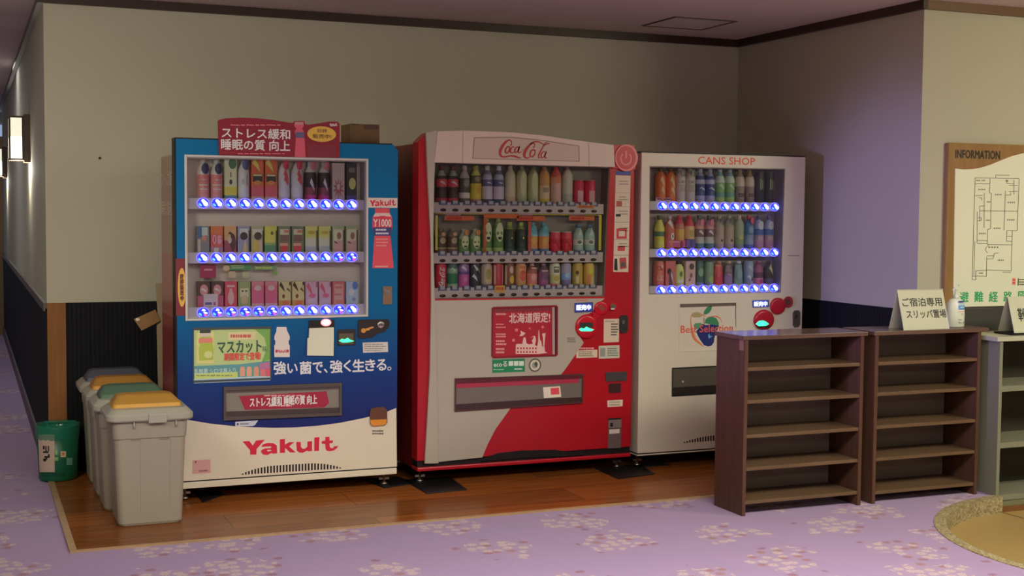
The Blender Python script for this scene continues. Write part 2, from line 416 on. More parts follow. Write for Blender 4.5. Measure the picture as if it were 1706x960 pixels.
# flowing red script on the white header, pen strokes (x, y, width)
SCRIPT = [
 [(600,195,20),(618,160,14),(600,122,18),(565,120,24),(510,165,36),(462,245,42),(452,315,36),(485,352,24),(540,350,20),(600,338,20),(660,345,26),(710,362,22),(752,368,8)],
 [(565,205,16),(535,235,24),(528,280,24),(548,300,18),(575,275,22),(585,230,18),(570,205,12),(600,215,8)],
 [(655,215,14),(625,215,18),(600,250,24),(602,290,22),(630,295,14),(660,275,10)],
 [(715,215,14),(685,220,18),(662,255,24),(668,292,20),(695,280,16),(718,240,18),(730,205,16)],
 [(728,210,18),(712,260,22),(715,295,18),(745,285,10),(790,240,6)],
 [(925,225,18),(945,190,14),(930,160,18),(890,170,26),(835,230,38),(798,300,42),(800,350,32),(835,370,20),(875,350,12)],
 [(880,170,14),(940,140,20),(1000,140,18),(1050,165,14),(1085,185,12),(1130,165,16),(1160,165,8)],
 [(925,250,16),(890,275,24),(878,325,24),(902,352,18),(938,325,22),(948,280,18),(925,250,12),(965,262,8)],
 [(1120,145,12),(1090,165,16),(1040,250,20),(1000,330,22),(1005,368,16),(1030,355,8)],
 [(1095,280,14),(1060,285,18),(1035,325,22),(1045,365,18),(1075,350,16),(1105,290,18)],
 [(1112,275,18),(1090,340,20),(1100,372,14),(1125,360,6)]]
def script(mb, fmap, M):
    for st in SCRIPT: ribbon(mb, st, fmap, M, 5)
# heavy rounded red maker's wordmark, outlines in one common box
WORD = [([(205,303),(300,298),(350,362),(395,292),(522,280),(405,410),(400,490),(312,492),(312,430)], []),
 ([(470,382),(490,348),(560,325),(640,328),(690,360),(697,472),(645,478),(612,468),(560,495),(500,492),(468,458),(475,425),(520,405),(600,398),(620,387),(600,374),(540,376)], [[(545,432),(570,422),(612,424),(615,438),(570,448)]]),
 ([(735,275),(808,265),(808,350),(865,315),(940,315),(865,375),(960,460),(880,460),(808,395),(808,465),(735,468)], []),
 ([(968,312),(1030,312),(1035,385),(1060,410),(1095,405),(1125,380),(1128,305),(1192,300),(1192,440),(1140,445),(1120,435),(1060,465),(1010,462),(975,435)], []),
 ([(1225,248),(1297,243),(1290,438),(1222,440)], []),
 ([(1380,240),(1440,238),(1440,290),(1490,290),(1485,325),(1440,330),(1445,385),(1465,400),(1500,395),(1495,375),(1565,368),(1540,405),(1500,432),(1440,443),(1400,435),(1382,405),(1380,340),(1330,335),(1330,300),(1380,292)], [])]
def wordmark(mb, fmap, y, M, th=0.0008):
    for out, holes in WORD:
        mb.prism([fmap(*p) for p in out], y-th, y, M, [[fmap(*p) for p in h] for h in holes])
def word_rect(mb, u0, v0, u1, v1, y, M):
    wordmark(mb, lambda a, b: P(u0+(a-205)/1360*(u1-u0), v0+(b-238-(1565-a)/1360*50)/210*(v1-v0), y), y, M)

# ================================================================== the setting
KC, KR, KW, KZ = (5.10, 4.40), 1.02, 0.055, -0.08
def arc(r, a0, a1, n=40): return [(KC[0]+r*math.cos(math.radians(a0+(a1-a0)*i/n)), KC[1]+r*math.sin(math.radians(a0+(a1-a0)*i/n))) for i in range(n+1)]
pit = [(5.03, 5.856), (5.03, KC[1]+math.sqrt(KR**2-0.07**2))] + arc(KR, 94, 270)[1:] + [(8.5, KC[1]-KR), (8.5, 5.856)]
mb = MB(); mb.slab([(-7, -4), (9, -4), (9, 18), (-7, 18)], -0.02, 0.0, M_CARPET, [pit]); struct(mb.build('floor'))
mb = MB(); mb.box(3.9, 8.6, 3.2, 5.9, KZ-0.02, KZ, M_TILE); struct(mb.build('floor_entrance'))
mb = MB(); mb.slab(arc(KR, 94, 270)+arc(KR-KW, 270, 94), KZ, 0.004, M_KERB); struct(mb.build('trim_kerb'))
# wooden floor under the machines with its pale edging
WX0, WY0 = 0.397, 5.904
mb = MB(); mb.box(WX0+0.028, X_SIDE, WY0+0.02, Y_BACK, 0.0, 0.006, M_FLOORWOOD); struct(mb.build('floor_wood'))
mb = MB(); mb.box(WX0, X_SIDE, WY0, WY0+0.02, 0, 0.009, M_EDGE); mb.box(WX0, WX0+0.03, WY0+0.02, Y_BACK, 0, 0.009, M_EDGE); struct(mb.build('trim_floor_edge'))
mb = MB(); mb.box(-7, 9, -4, 18, Z_CEIL, Z_CEIL+0.1, M_CEIL); struct(mb.build('ceiling'))
mb = MB(); mb.box(X_CORR, X_SIDE+0.15, Y_BACK, Y_BACK+0.15, 0, Z_CEIL, M_WALL); struct(mb.build('wall_back'))
mb = MB(); mb.box(X_SIDE, X_SIDE+0.15, Y_FRONT, Y_BACK, 0, Z_CEIL, M_WALL); struct(mb.build('wall_right'))
mb = MB(); mb.box(X_SIDE+0.15, 9, Y_FRONT, Y_FRONT+0.15, -0.1, Z_CEIL, M_WALL); struct(mb.build('wall_front_right'))
mb = MB(); mb.box(X_CORR, X_CORR+0.15, Y_BACK+0.15, 16.4, 0, Z_CEIL, M_WALL); struct(mb.build('wall_corridor'))
mb = MB(); mb.box(-2.2, 2.2, 17.6, 17.75, 0, Z_CEIL, M_WALL); struct(mb.build('wall_corridor_end'))
# dado panelling
D = 0.008
mb = MB(); mb.box(X_CORR+0.1, X_SIDE-D, Y_BACK-D, Y_BACK, 0, Z_DADO, M_DADO); struct(mb.build('trim_dado_back'))
mb = MB(); mb.box(X_SIDE-D, X_SIDE, Y_FRONT-D, Y_BACK, 0, Z_DADO, M_DADO); struct(mb.build('trim_dado_right'))
mb = MB(); mb.box(X_SIDE, 9, Y_FRONT-D, Y_FRONT, -0.1, Z_DADO, mt(62, 60, 54, 0.6, 1.3)); struct(mb.build('trim_dado_front'))
mb = MB(); mb.box(X_CORR-D, X_CORR, Y_BACK, 16.4, 0, Z_DADO-0.03, M_DADO); struct(mb.build('trim_dado_corridor'))
RAIL = mt(78, 68, 62, 0.6, 1.7)
mb = MB(); mb.box(X_CORR-0.018, X_CORR, Y_BACK, 16.4, Z_DADO-0.045, Z_DADO, RAIL); struct(mb.build('trim_dado_rail'))
mb = MB(); mb.box(X_CORR-0.022, X_CORR, Y_BACK, 16.4, 0, 0.10, mt(88, 74, 80, 0.7, 1.6)); struct(mb.build('baseboard_corridor'))
mb = MB(); mb.box(X_CORR, X_CORR+0.098, Y_BACK-0.014, Y_BACK, 0.0, Z_DADO, M_POST); struct(mb.build('trim_corner_board'))
# dark ceiling mouldings
mb = MB(); mb.box(X_CORR-0.03, X_SIDE, Y_BACK-0.03, Y_BACK, Z_TRIM, Z_CEIL, M_DARKTRIM); struct(mb.build('trim_ceiling_back'))
mb = MB(); mb.box(X_SIDE-0.03, X_SIDE, Y_FRONT-0.03, Y_BACK-0.03, Z_TRIM, Z_CEIL, M_DARKTRIM); struct(mb.build('trim_ceiling_right'))
mb = MB(); mb.box(X_SIDE, 9, Y_FRONT-0.03, Y_FRONT, Z_TRIM, Z_CEIL, mt(92, 66, 40, 0.5, 1.6)); struct(mb.build('trim_ceiling_front'))
mb = MB(); mb.box(X_CORR-0.03, X_CORR, Y_BACK, 16.4, Z_TRIM+0.005, Z_CEIL, mt(88, 78, 64, 0.5, 2.0)); struct(mb.build('trim_ceiling_corridor'))
# end of the corridor: door frame and a bluish window beyond the lamps
mb = MB(); mb.box(0.34, 0.50, 16.4, 16.52, 0, 2.3, mt(120, 98, 70, 0.6, 1.6)); mb.box(-0.8, 0.34, 16.42, 16.5, 2.05, 2.3, mt(70, 60, 50, 0.6, 1.6)); struct(mb.build('trim_door_frame'))
mb = MB(); mb.box(-1.2, 0.6, 17.57, 17.6, 0.9, 2.5, em('evening_window', (0.45, 0.62, 0.95), 0.55)); struct(mb.build('window_1'))
# inspection hatch in the ceiling
t = thing('ceiling_hatch', 'square inspection hatch flush in the ceiling above the right machine', 'hatch', (4.13, 7.16, Z_CEIL))
mb = MB(); F = mt(66, 48, 42, 0.6, 1.5)
for a in ((3.915, 4.345, 6.95, 6.962), (3.915, 4.345, 7.358, 7.37), (3.915, 3.927, 6.962, 7.358), (4.333, 4.345, 6.962, 7.358)): mb.box(*a, Z_CEIL-0.006, Z_CEIL, F)
mb.build('frame', t)
mb = MB(); mb.box(3.93, 4.33, 6.965, 7.355, Z_CEIL-0.003, Z_CEIL, M_CEIL); mb.build('panel', t)
mb = MB(); hx, hz = P(166, 264, Y_BACK); mb.tube([(hx, Y_BACK, hz), (hx, Y_BACK-0.012, hz+0.004)], 0.006, DARK); setp(mb.build('wall_hook', org=(hx, Y_BACK, hz)), 'tiny dark hook in the bare cream wall left of the blue machine', 'hook')

# ================================================================== the corridor lamps
def lamp(y, label, dx=0):
    x1 = X_CORR; x0 = x1-0.135; z0, z1 = 1.80, 2.095; yd = 0.20
    t = thing('wall_lamp', label, 'lamp', (x1, y+yd/2, z0), 'wooden wall lamps in the corridor')
    WD = mt(66, 50, 34, 0.5, 1.6); b = 0.012
    mb = MB()
    for zz in (z0, z1-b): mb.box(x0, x1-0.04, y, y+yd, zz, zz+b, WD)
    for xx in (x0, x1-0.052):
        for yy in (y, y+yd-b): mb.box(xx, xx+b, yy, yy+b, z0+b, z1-b, WD)
    mb.build('frame', t)
    mb = MB(); mb.box(x1-0.04, x1, y-0.012, y+yd+0.012, z0-0.012, z1+0.012, WD); mb.build('back_board', t)
    mb = MB(); mb.box(x0+0.004, x1-0.045, y+0.004, y+yd-0.004, z0+b, z0+0.155, em('lamp_paper_lit', (1.0, 0.95, 0.78), 3.0)); mb.build('lower_shade', t)
    mb = MB(); mb.box(x0+0.004, x1-0.045, y+0.004, y+yd-0.004, z0+0.158, z1-b, em('lamp_paper', (0.9, 0.88, 0.68), 0.85)); mb.build('upper_shade', t)
    l = bpy.data.lights.new('lamp_bulb', 'POINT'); l.energy = 7; l.color = (1, 0.95, 0.8); l.shadow_soft_size = 0.03
    for zz in (z0-0.06,):
        o = bpy.data.objects.new('lamp_bulb', l); COL.objects.link(o); o.parent = t; o.location = (-0.075, 0, zz-z0)
lamp(9.45, 'wooden paper wall lamp glowing in the corridor, nearer of two')
lamp(14.6, 'wooden paper wall lamp farther down the corridor, at the photo edge')

# ================================================================== drinks
DG = 3.1
def dm(c, rough=0.4): return mt(*c, rough, DG)
PROF = {
 'pet': [(0, .90), (.02, 1), (.30, 1), (.34, .95), (.40, .95), (.44, 1), (.62, 1), (.72, .90), (.80, .66), (.86, .42), (.90, .36)],
 'tall': [(0, .92), (.02, 1), (.70, 1), (.78, .93), (.86, .62), (.90, .42)],
 'flask': [(0, .86), (.03, 1), (.50, .92), (.62, 1), (.74, .80), (.84, .48), (.88, .46)],
 'canbottle': [(0, .92), (.03, 1), (.66, 1), (.78, .82), (.86, .55), (.89, .5)],
 'can': [(0, .80), (.04, 1), (.88, 1), (.95, .86), (.97, .86)],
 'slim': [(0, .82), (.03, 1), (.90, 1), (.96, .86), (.98, .86)],
}
def shape_pts(kind, cx, cz, rx, rz, n=14):
    if kind == 'o': return [(cx+rx*math.cos(2*math.pi*i/n), cz+rz*math.sin(2*math.pi*i/n)) for i in range(n)]
    if kind == 'r': return [(cx-rx+2*rx*i/4, cz-rz) for i in range(5)]+[(cx+rx-2*rx*i/4, cz+rz) for i in range(5)]
    if kind == 'd': return [(cx-rx, cz+rz*.3), (cx-rx*.4, cz+rz), (cx+rx*.5, cz+rz*.1), (cx+rx, cz-rz), (cx+rx*.1, cz-rz*.4)]
    if kind == 's': return [(cx+rx*(1 if i % 2 else .45)*math.cos(2*math.pi*i/20), cz+rz*(1 if i % 2 else .45)*math.sin(2*math.pi*i/20)) for i in range(20)]
    if kind == 't': return [(cx-rx, cz-rz), (cx+rx, cz-rz), (cx, cz+rz)]
def drink(name, cat, kind, x, y, z, w, h, bands, cap=None, deco=(), label=None, group=None, mark=None):
    """one drink: body (the thing itself), cap and printed emblem as parts; bands = [(top fraction, colour)] from the bottom up"""
    R = w/2; mb = MB()
    cm = lambda f: dm(next((c for t_, c in bands if f <= t_), bands[-1][1]))
    if kind == 'carton':
        dpt = min(w*0.8, 0.055); zb = 0
        for t_, c in bands:
            zt = min(t_, 1)*h; mb.box(x-R, x+R, y-dpt/2, y+dpt/2, z+zb, z+zt, dm(c)); zb = zt
        fr = lambda a, b: (x+a*w, y-dpt/2-0.0012, z+b*h)
    elif kind == 'pouch':
        n = 12; b = len(mb.v); rows = [(0, .95, .5), (.08, 1, .55), (.5, .96, .5), (.8, .8, .32), (.9, .5, .22)]
        for f, sx, sy in rows: mb.add([(x+R*sx*math.cos(2*math.pi*i/n), y+R*sy*math.sin(2*math.pi*i/n), z+f*h) for i in range(n)])
        for k in range(len(rows)-1):
            for i in range(n): mb.face([b+k*n+i, b+k*n+(i+1) % n, b+(k+1)*n+(i+1) % n, b+(k+1)*n+i], cm((rows[k][0]+rows[k+1][0])/2), True)
        mb.face([b+i for i in reversed(range(n))], cm(0)); mb.face([b+4*n+i for i in range(n)], cm(1))
        fr = lambda a, b_: (x+a*w, y-R*.55-0.0012, z+b_*h)
    else:
        pr = PROF[kind]
        zs = sorted(set([p[0] for p in pr]+[t_ for t_, c in bands if t_ < pr[-1][0]]))
        def rad(f):
            for (a, ra), (b_, rb) in zip(pr, pr[1:]):
                if a <= f <= b_: return ra+(rb-ra)*(f-a)/(b_-a)
            return pr[-1][1]
        mb.lathe([(rad(f)*R, f*h) for f in zs], None, x, y, z, 18, True, mfun=lambda zz: cm(zz/h))
        fr = lambda a, b_: (x+a*w, y-math.sqrt(max(0, R*R-(a*w)**2))*1.0-0.0012, z+b_*h)
    o = mb.build(name, None, (x, y, z))
    setp(o, label, cat, group)
    if cap and kind not in ('carton',):
        mb = MB(); top = {'can': .97, 'slim': .98}.get(kind)
        if top: mb.lathe([(R*.86, top*h), (R*.88, (top+.01)*h), (R*.86, h), (R*.75, h-0.002)], dm(cap, .3), x, y, z, 18)
        else:
            zc = .88 if kind != 'pouch' else .90; rc = R*(.44 if kind in ('pet', 'tall') else .5)
            mb.lathe([(rc, zc*h), (rc, .985*h), (rc*.9, h)], dm(cap, .35), x, y, z, 16)
        c = mb.build('cap' if not top else 'lid_rim', o)
    if deco or mark:
        mb = MB()
        for i, (k, cx, cz, rx, rz, c) in enumerate(deco):
            p = shape_pts(k, cx, cz, rx, rz); e = 0.0003*i
            q = [Vector(fr(*a))-Vector((0, e, 0)) for a in p]
            cc = Vector(fr(cx, cz))-Vector((0, e, 0)); b = mb.add(q+[cc])
            for i2 in range(len(q)): mb.face([b+i2, b+(i2+1) % len(q), b+len(q)], dm(c))
        if mark == 'script':   # the flowing script running up the can
            script(mb, lambda a, b_: fr(-.05+(b_-240)/300*.62, .5+(a-800)/760*.78), dm((190, 170, 165)))
        mb.build('printed_emblem', o)
    return o
def dup(o, dx, label, group=None):
    c = o.copy(); COL.objects.link(c); c.location.x += dx; c['label'] = label; ORG[c.name] = Vector(c.location)
    for ch in o.children:
        k = ch.copy(); COL.objects.link(k); k.parent = c
    return c
def row(specs, us, vtop, vbot, yp, where, zbase, group):
    """specs: one entry per column; an entry counted 2 fills two columns with the same drink"""
    i = 0
    for s in specs:
        n = s.get('n', 1); u = us[i]; wpx = s.get('w', 20); vt = s.get('top', vtop)
        xa = P(u-wpx/2, vbot, yp)[0]; xb = P(u+wpx/2, vbot, yp)[0]; w = xb-xa; x = (xa+xb)/2
        if len(us) > 1: w = min(w, (P(us[1], vbot, yp)[0]-P(us[0], vbot, yp)[0])*0.965)
        h = P(u, vt, yp)[1]-zbase
        nm = {'carton': 'drink_carton', 'can': 'drink_can', 'slim': 'drink_can', 'pouch': 'drink_pouch'}.get(s['k'], 'drink_bottle')
        cat = nm.split('_')[1]; d = s['d']
        lab = (f'{d}, {where}') if n == 1 else f'{d}, left of pair, {where}'
        o = drink(nm, cat, s['k'], x, yp, zbase, w, h, s['b'], s.get('cap'), s.get('e', ()), lab, group, s.get('mark'))
        if n == 2: dup(o, P(us[i+1], vbot, yp)[0]-P(u, vbot, yp)[0], f'{d}, right of pair, {where}', group)
        i += n
# colours as they read in the photo
K = (28, 26, 26); Wt = (150, 140, 132); PK = (165, 92, 96); RD = (150, 40, 48); NV = (45, 48, 78); GR = (84, 104, 66); YL = (160, 138, 52); OR = (165, 82, 42)
CR = (150, 135, 105); BL = (58, 84, 120); TL = (70, 110, 112); MG = (140, 50, 92); TN = (140, 108, 78); DG_ = (40, 56, 44); GY = (112, 106, 104); BR = (66, 42, 36)
ROW = {}
ROW['a1'] = [
 dict(n=2, d='salmon bottle with round navy tag', k='pet', cap=(175,160,150), b=[(.12,(170,110,125)),(.45,(172,96,92)),(.62,(165,84,84)),(.9,(180,140,135))], e=[('o',.12,.76,.34,.13,(42,40,66)),('r',-.02,.50,.38,.012,(190,150,140)),('r',-.02,.38,.36,.012,(190,150,140)),('r',0,.28,.34,.012,(190,150,140))]),
 dict(d='pale green carton with dark green leaf circle', k='carton', b=[(.14,(70,100,110)),(.34,(165,140,60)),(1,(148,150,118))], e=[('o',.15,.88,.33,.13,(52,80,56)),('o',0,.45,.13,.06,(52,50,44)),('r',0,.62,.04,.06,(52,50,44)),('o',.1,.26,.25,.06,(180,140,50))]),
 dict(d='plain white bottle with blue round tag', k='pet', cap=(130,130,140), b=[(.1,(140,130,150)),(.9,(152,146,146))], e=[('o',.12,.84,.30,.11,(62,66,98)),('o',-.1,.46,.12,.07,(130,124,124)),('r',.22,.5,.05,.12,(110,104,108))]),
 dict(n=2, d='red and yellow carton with black band', k='carton', b=[(.12,(160,120,115)),(.36,(172,66,68)),(1,(150,72,44))], e=[('d',-.12,.84,.34,.16,(190,140,70)),('r',0,.55,.40,.09,(40,38,34)),('r',0,.61,.36,.02,(150,140,100)),('o',0,.44,.28,.05,(150,100,60))]),
 dict(n=2, d='white bottle with red script and red tag', k='pet', cap=(190,120,120), b=[(.12,(170,135,150)),(.9,(160,150,150))], e=[('o',.12,.85,.28,.11,(165,50,62)),('d',.15,.58,.26,.18,(165,60,62)),('d',.12,.48,.22,.12,(165,60,62))]),
 dict(n=2, d='dark cola bottle with pink round tag', k='pet', top=268, cap=(180,160,150), b=[(.17,(150,50,95)),(.36,(96,48,56)),(.72,(44,36,34)),(.9,(176,160,150))], e=[('o',.16,.88,.30,.11,(165,92,92)),('d',.04,.42,.20,.17,(190,180,170))]),
 dict(d='beige carton with reddish starburst', k='carton', top=272, b=[(1,(140,128,118))], e=[('s',0,.36,.50,.28,(120,72,66)),('o',0,.40,.13,.08,(160,130,120))]),
 dict(d='black carton with yellow lemon drawing', k='carton', w=17, top=272, b=[(.18,(58,56,92)),(1,(40,36,34))], e=[('o',.06,.48,.34,.15,(165,158,86)),('r',0,.82,.28,.06,(90,86,84))])]
ROW['a2'] = [
 dict(d='grey carton with blue top and pale picture', k='carton', b=[(1,(92,90,90))], e=[('r',-.28,.80,.18,.2,(52,74,104)),('r',.12,.82,.24,.14,(130,140,132)),('o',.05,.58,.2,.1,(140,92,70)),('r',-.35,.3,.12,.25,(130,122,112))]),
 dict(d='orange-topped red carton with pale numerals', k='carton', b=[(.28,(112,84,104)),(.72,(140,66,62)),(1,(168,80,48))], e=[('o',-.2,.55,.16,.16,(175,110,118)),('r',-.2,.55,.05,.1,(140,60,62)),('r',.22,.64,.16,.04,(175,110,118)),('r',.1,.57,.05,.08,(175,110,118)),('o',.22,.48,.18,.10,(175,110,118)),('r',-.05,.15,.2,.1,(160,140,130))]),
 dict(d='tan carton with dark red lower half', k='carton', b=[(.5,(110,54,66)),(1,(150,112,76))], e=[('o',.2,.45,.25,.3,(64,40,40)),('o',-.05,.52,.16,.12,(140,130,112)),('d',.1,.72,.3,.1,(50,38,34))]),
 dict(d='grey-blue carton with dark hair and tan figure', k='carton', b=[(1,(108,108,122))], e=[('r',0,.78,.36,.14,(160,152,142)),('o',0,.66,.32,.14,(52,40,38)),('t',.1,.25,.3,.3,(165,128,92)),('r',.44,.45,.05,.4,(50,46,48))]),
 dict(d='green-edged carton with dark hair and yellow patch', k='carton', b=[(1,(126,124,92))], e=[('r',0,.80,.4,.10,(160,152,130)),('o',.05,.66,.32,.14,(56,42,38)),('o',-.12,.30,.26,.24,(158,128,60)),('r',.28,.25,.14,.25,(165,128,110)),('r',.46,.45,.04,.4,(50,46,48))]),
 dict(d='yellow carton with green foot', k='carton', b=[(.34,(64,100,76)),(.42,(100,125,70)),(1,(160,140,60))], e=[('o',.1,.76,.1,.07,(70,60,34)),('r',0,.50,.32,.03,(190,170,80)),('r',.44,.45,.05,.4,(60,56,40))]),
 dict(n=2, d='dark green carton with red vegetables', k='carton', b=[(1,(84,90,62))], e=[('r',0,.80,.36,.10,(150,140,118)),('r',.15,.82,.2,.05,(150,90,70)),('r',.05,.58,.34,.10,(90,66,58)),('o',-.02,.26,.32,.18,(146,52,48)),('r',-.05,.36,.34,.05,(160,110,90))]),
 dict(n=2, d='pale yellow carton fading to grey', k='carton', b=[(.3,(120,124,126)),(.6,(150,146,118)),(1,(160,150,80))], e=[('o',0,.78,.3,.06,(130,116,40)),('r',.44,.5,.05,.35,(60,56,44))]),
 dict(n=2, d='green-framed carton with pink lower half', k='carton', b=[(1,(112,122,86))], e=[('r',-.04,.68,.38,.22,(165,146,120)),('r',-.04,.25,.38,.24,(165,112,104)),('o',.05,.66,.18,.13,(110,76,56)),('d',-.2,.42,.18,.05,(60,44,40)),('r',.45,.45,.05,.42,(58,46,42))])]
ROW['a3'] = [
 dict(n=2, d='brown and pink carton with round pink badge', k='carton', b=[(.5,(128,62,80)),(1,(62,44,42))], e=[('o',0,.70,.34,.20,(170,100,100)),('d',0,.70,.26,.08,(200,160,150))]),
 dict(d='red carton with pale bottle picture', k='carton', b=[(1,(158,58,68))], e=[('o',0,.42,.26,.26,(172,120,112)),('r',0,.70,.12,.05,(172,120,112)),('r',0,.84,.32,.04,(180,120,118))]),
 dict(d='olive carton with beige mask-like picture', k='carton', b=[(1,(106,116,80))], e=[('r',0,.60,.36,.16,(155,142,112)),('o',0,.34,.28,.18,(140,125,92)),('r',-.15,.66,.08,.03,(60,54,44)),('r',.15,.66,.08,.03,(60,54,44))]),
 dict(n=2, d='deep pink carton with pale pink cap band', k='carton', b=[(.2,(165,115,125)),(.85,(158,72,90)),(1,(170,92,100))], e=[('o',0,.76,.3,.10,(180,125,125)),('o',.05,.44,.3,.12,(176,70,94))]),
 dict(n=2, d='tan carton with dark leaf and orange foot', k='carton', b=[(.3,(170,108,62)),(1,(158,136,96))], e=[('d',-.22,.80,.24,.20,(56,38,30)),('o',-.1,.45,.12,.08,(90,48,30)),('d',.32,.68,.18,.10,(80,58,36)),('r',.42,.92,.06,.06,(50,36,30)),('o',.05,.2,.3,.08,(175,84,52))]),
 dict(n=2, d='pale pink carton with deep pink leaf', k='carton', b=[(1,(172,118,128))], e=[('d',-.18,.72,.26,.26,(160,66,84)),('o',.05,.46,.28,.08,(165,74,94)),('r',.42,.88,.06,.10,(110,56,64)),('r',0,.22,.38,.12,(172,128,142))]),
 dict(d='salmon carton framed in dark red', k='carton', b=[(1,(150,74,74))], e=[('r',0,.5,.36,.40,(170,112,102)),('r',0,.78,.3,.04,(140,80,76)),('r',-.05,.5,.28,.04,(140,80,76)),('r',.02,.22,.3,.06,(160,86,74))]),
 dict(d='light blue carton with blue swirl', k='carton', b=[(1,(122,134,144))], e=[('o',.25,.84,.24,.16,(62,88,130)),('o',-.05,.58,.24,.14,(150,152,154)),('o',.15,.3,.18,.08,(92,100,124))])]
ROW['b1'] = [
 dict(n=2, d='cola bottle with red label', k='pet', cap=(90,52,52), b=[(.18,(150,50,56)),(.46,(52,36,34)),(.66,(160,52,58)),(.74,(54,42,40)),(.9,(108,116,106))], e=[('d',0,.56,.3,.06,(185,140,135))]),
 dict(d='clear bottle with dark grey label', k='pet', cap=(140,134,128), b=[(.18,(74,72,58)),(.32,(150,142,130)),(.68,(66,66,58)),(.9,(128,124,116))], e=[('o',.05,.56,.26,.10,(92,92,86))]),
 dict(d='yellow bottle with orange fruit and dark label', k='canbottle', cap=(120,122,64), b=[(.16,(130,96,80)),(.55,(170,135,44)),(.75,(76,66,50)),(.9,(140,138,72))], e=[('o',.15,.40,.24,.12,(180,116,44)),('o',0,.66,.24,.06,(110,98,80))]),
 dict(n=2, d='white and navy sports drink bottle', k='pet', cap=(150,150,160), b=[(.16,(58,58,76)),(.48,(140,134,142)),(.65,(66,68,92)),(.78,(120,122,134)),(.9,(84,86,104))], e=[('d',.1,.56,.3,.03,(160,160,166))]),
 dict(d='pale cream bottle with pinkish foot', k='tall', cap=(140,120,110), b=[(.22,(142,122,104)),(.9,(140,134,112))]),
 dict(n=2, d='pale green tea bottle', k='tall', cap=(84,92,70), b=[(.2,(112,118,96)),(.9,(124,124,92))], e=[('o',0,.55,.28,.3,(136,138,106))]),
 dict(d='tan bottle with orange fruit and yellow foot', k='tall', cap=(130,92,66), b=[(.18,(150,128,50)),(.5,(146,128,104)),(.9,(140,104,66))], e=[('o',0,.70,.28,.10,(160,108,58)),('r',0,.40,.28,.06,(110,96,80))]),
 dict(d='red-topped bottle with peach label', k='tall', cap=(150,52,46), b=[(.56,(142,116,104)),(.72,(154,110,86)),(.9,(160,66,56))], e=[('o',.1,.66,.3,.10,(150,84,60))]),
 dict(d='pale grey slender bottle', k='tall', cap=(130,84,80), b=[(.3,(116,120,108)),(.9,(134,132,118))]),
 dict(n=2, d='tall red energy can', k='slim', top=300, cap=(120,110,104), b=[(.12,(130,120,112)),(.96,(150,36,54))], e=[('r',0,.50,.26,.10,(180,110,112)),('r',0,.28,.26,.12,(180,110,112))])]
ROW['b2'] = [
 dict(n=2, d='small brown coffee bottle', k='canbottle', top=381, cap=(92,80,66), b=[(.1,(70,50,38)),(.26,(86,64,48)),(.30,(130,112,86)),(.7,(62,48,38)),(.9,(86,70,56))], e=[('o',.05,.56,.26,.12,(120,104,84)),('o',.1,.80,.2,.07,(140,110,92))]),
 dict(n=2, d='small green tea bottle with orange badge', k='pet', top=381, cap=(120,124,104), b=[(.14,(104,122,66)),(.62,(74,98,54)),(.9,(112,122,96))], e=[('o',0,.50,.32,.24,(142,150,112)),('o',.15,.86,.24,.11,(165,96,58)),('r',0,.34,.14,.03,(34,34,28))]),
 dict(n=2, d='tall green tea bottle with pale oval', k='pet', top=363, cap=(112,120,66), b=[(.2,(112,124,74)),(.60,(62,88,46)),(.8,(72,100,54)),(.9,(108,122,72))], e=[('o',0,.62,.34,.26,(138,146,112)),('r',0,.46,.16,.035,(26,26,22))]),
 dict(n=2, d='tall dark green bottle with small emblem', k='pet', top=370, cap=(110,124,60), b=[(.2,(48,62,50)),(.78,(34,42,36)),(.9,(92,104,52))], e=[('o',.05,.52,.08,.03,(150,140,104)),('r',.05,.64,.04,.10,(90,58,44))]),
 dict(n=2, d='blue bottle with orange fruit', k='pet', top=371, cap=(78,110,120), b=[(.2,(64,86,116)),(.58,(150,98,58)),(.9,(88,124,128))], e=[('o',0,.78,.26,.14,(64,110,118)),('o',.05,.46,.32,.11,(175,112,56)),('r',0,.1,.3,.03,(150,156,160))]),
 dict(n=2, d='short red can', k='can', top=386, cap=(158,146,138), b=[(.5,(148,36,44)),(.7,(134,30,38)),(.97,(156,44,52))], e=[('d',0,.45,.30,.26,(120,18,26))]),
 dict(n=2, d='clear pale teal water bottle', k='pet', top=374, cap=(64,78,100), b=[(.16,(74,96,112)),(.34,(104,120,112)),(.5,(140,142,122)),(.9,(106,126,116))], e=[('o',-.05,.42,.2,.06,(64,72,66)),('t',0,.72,.3,.18,(124,140,130))])]
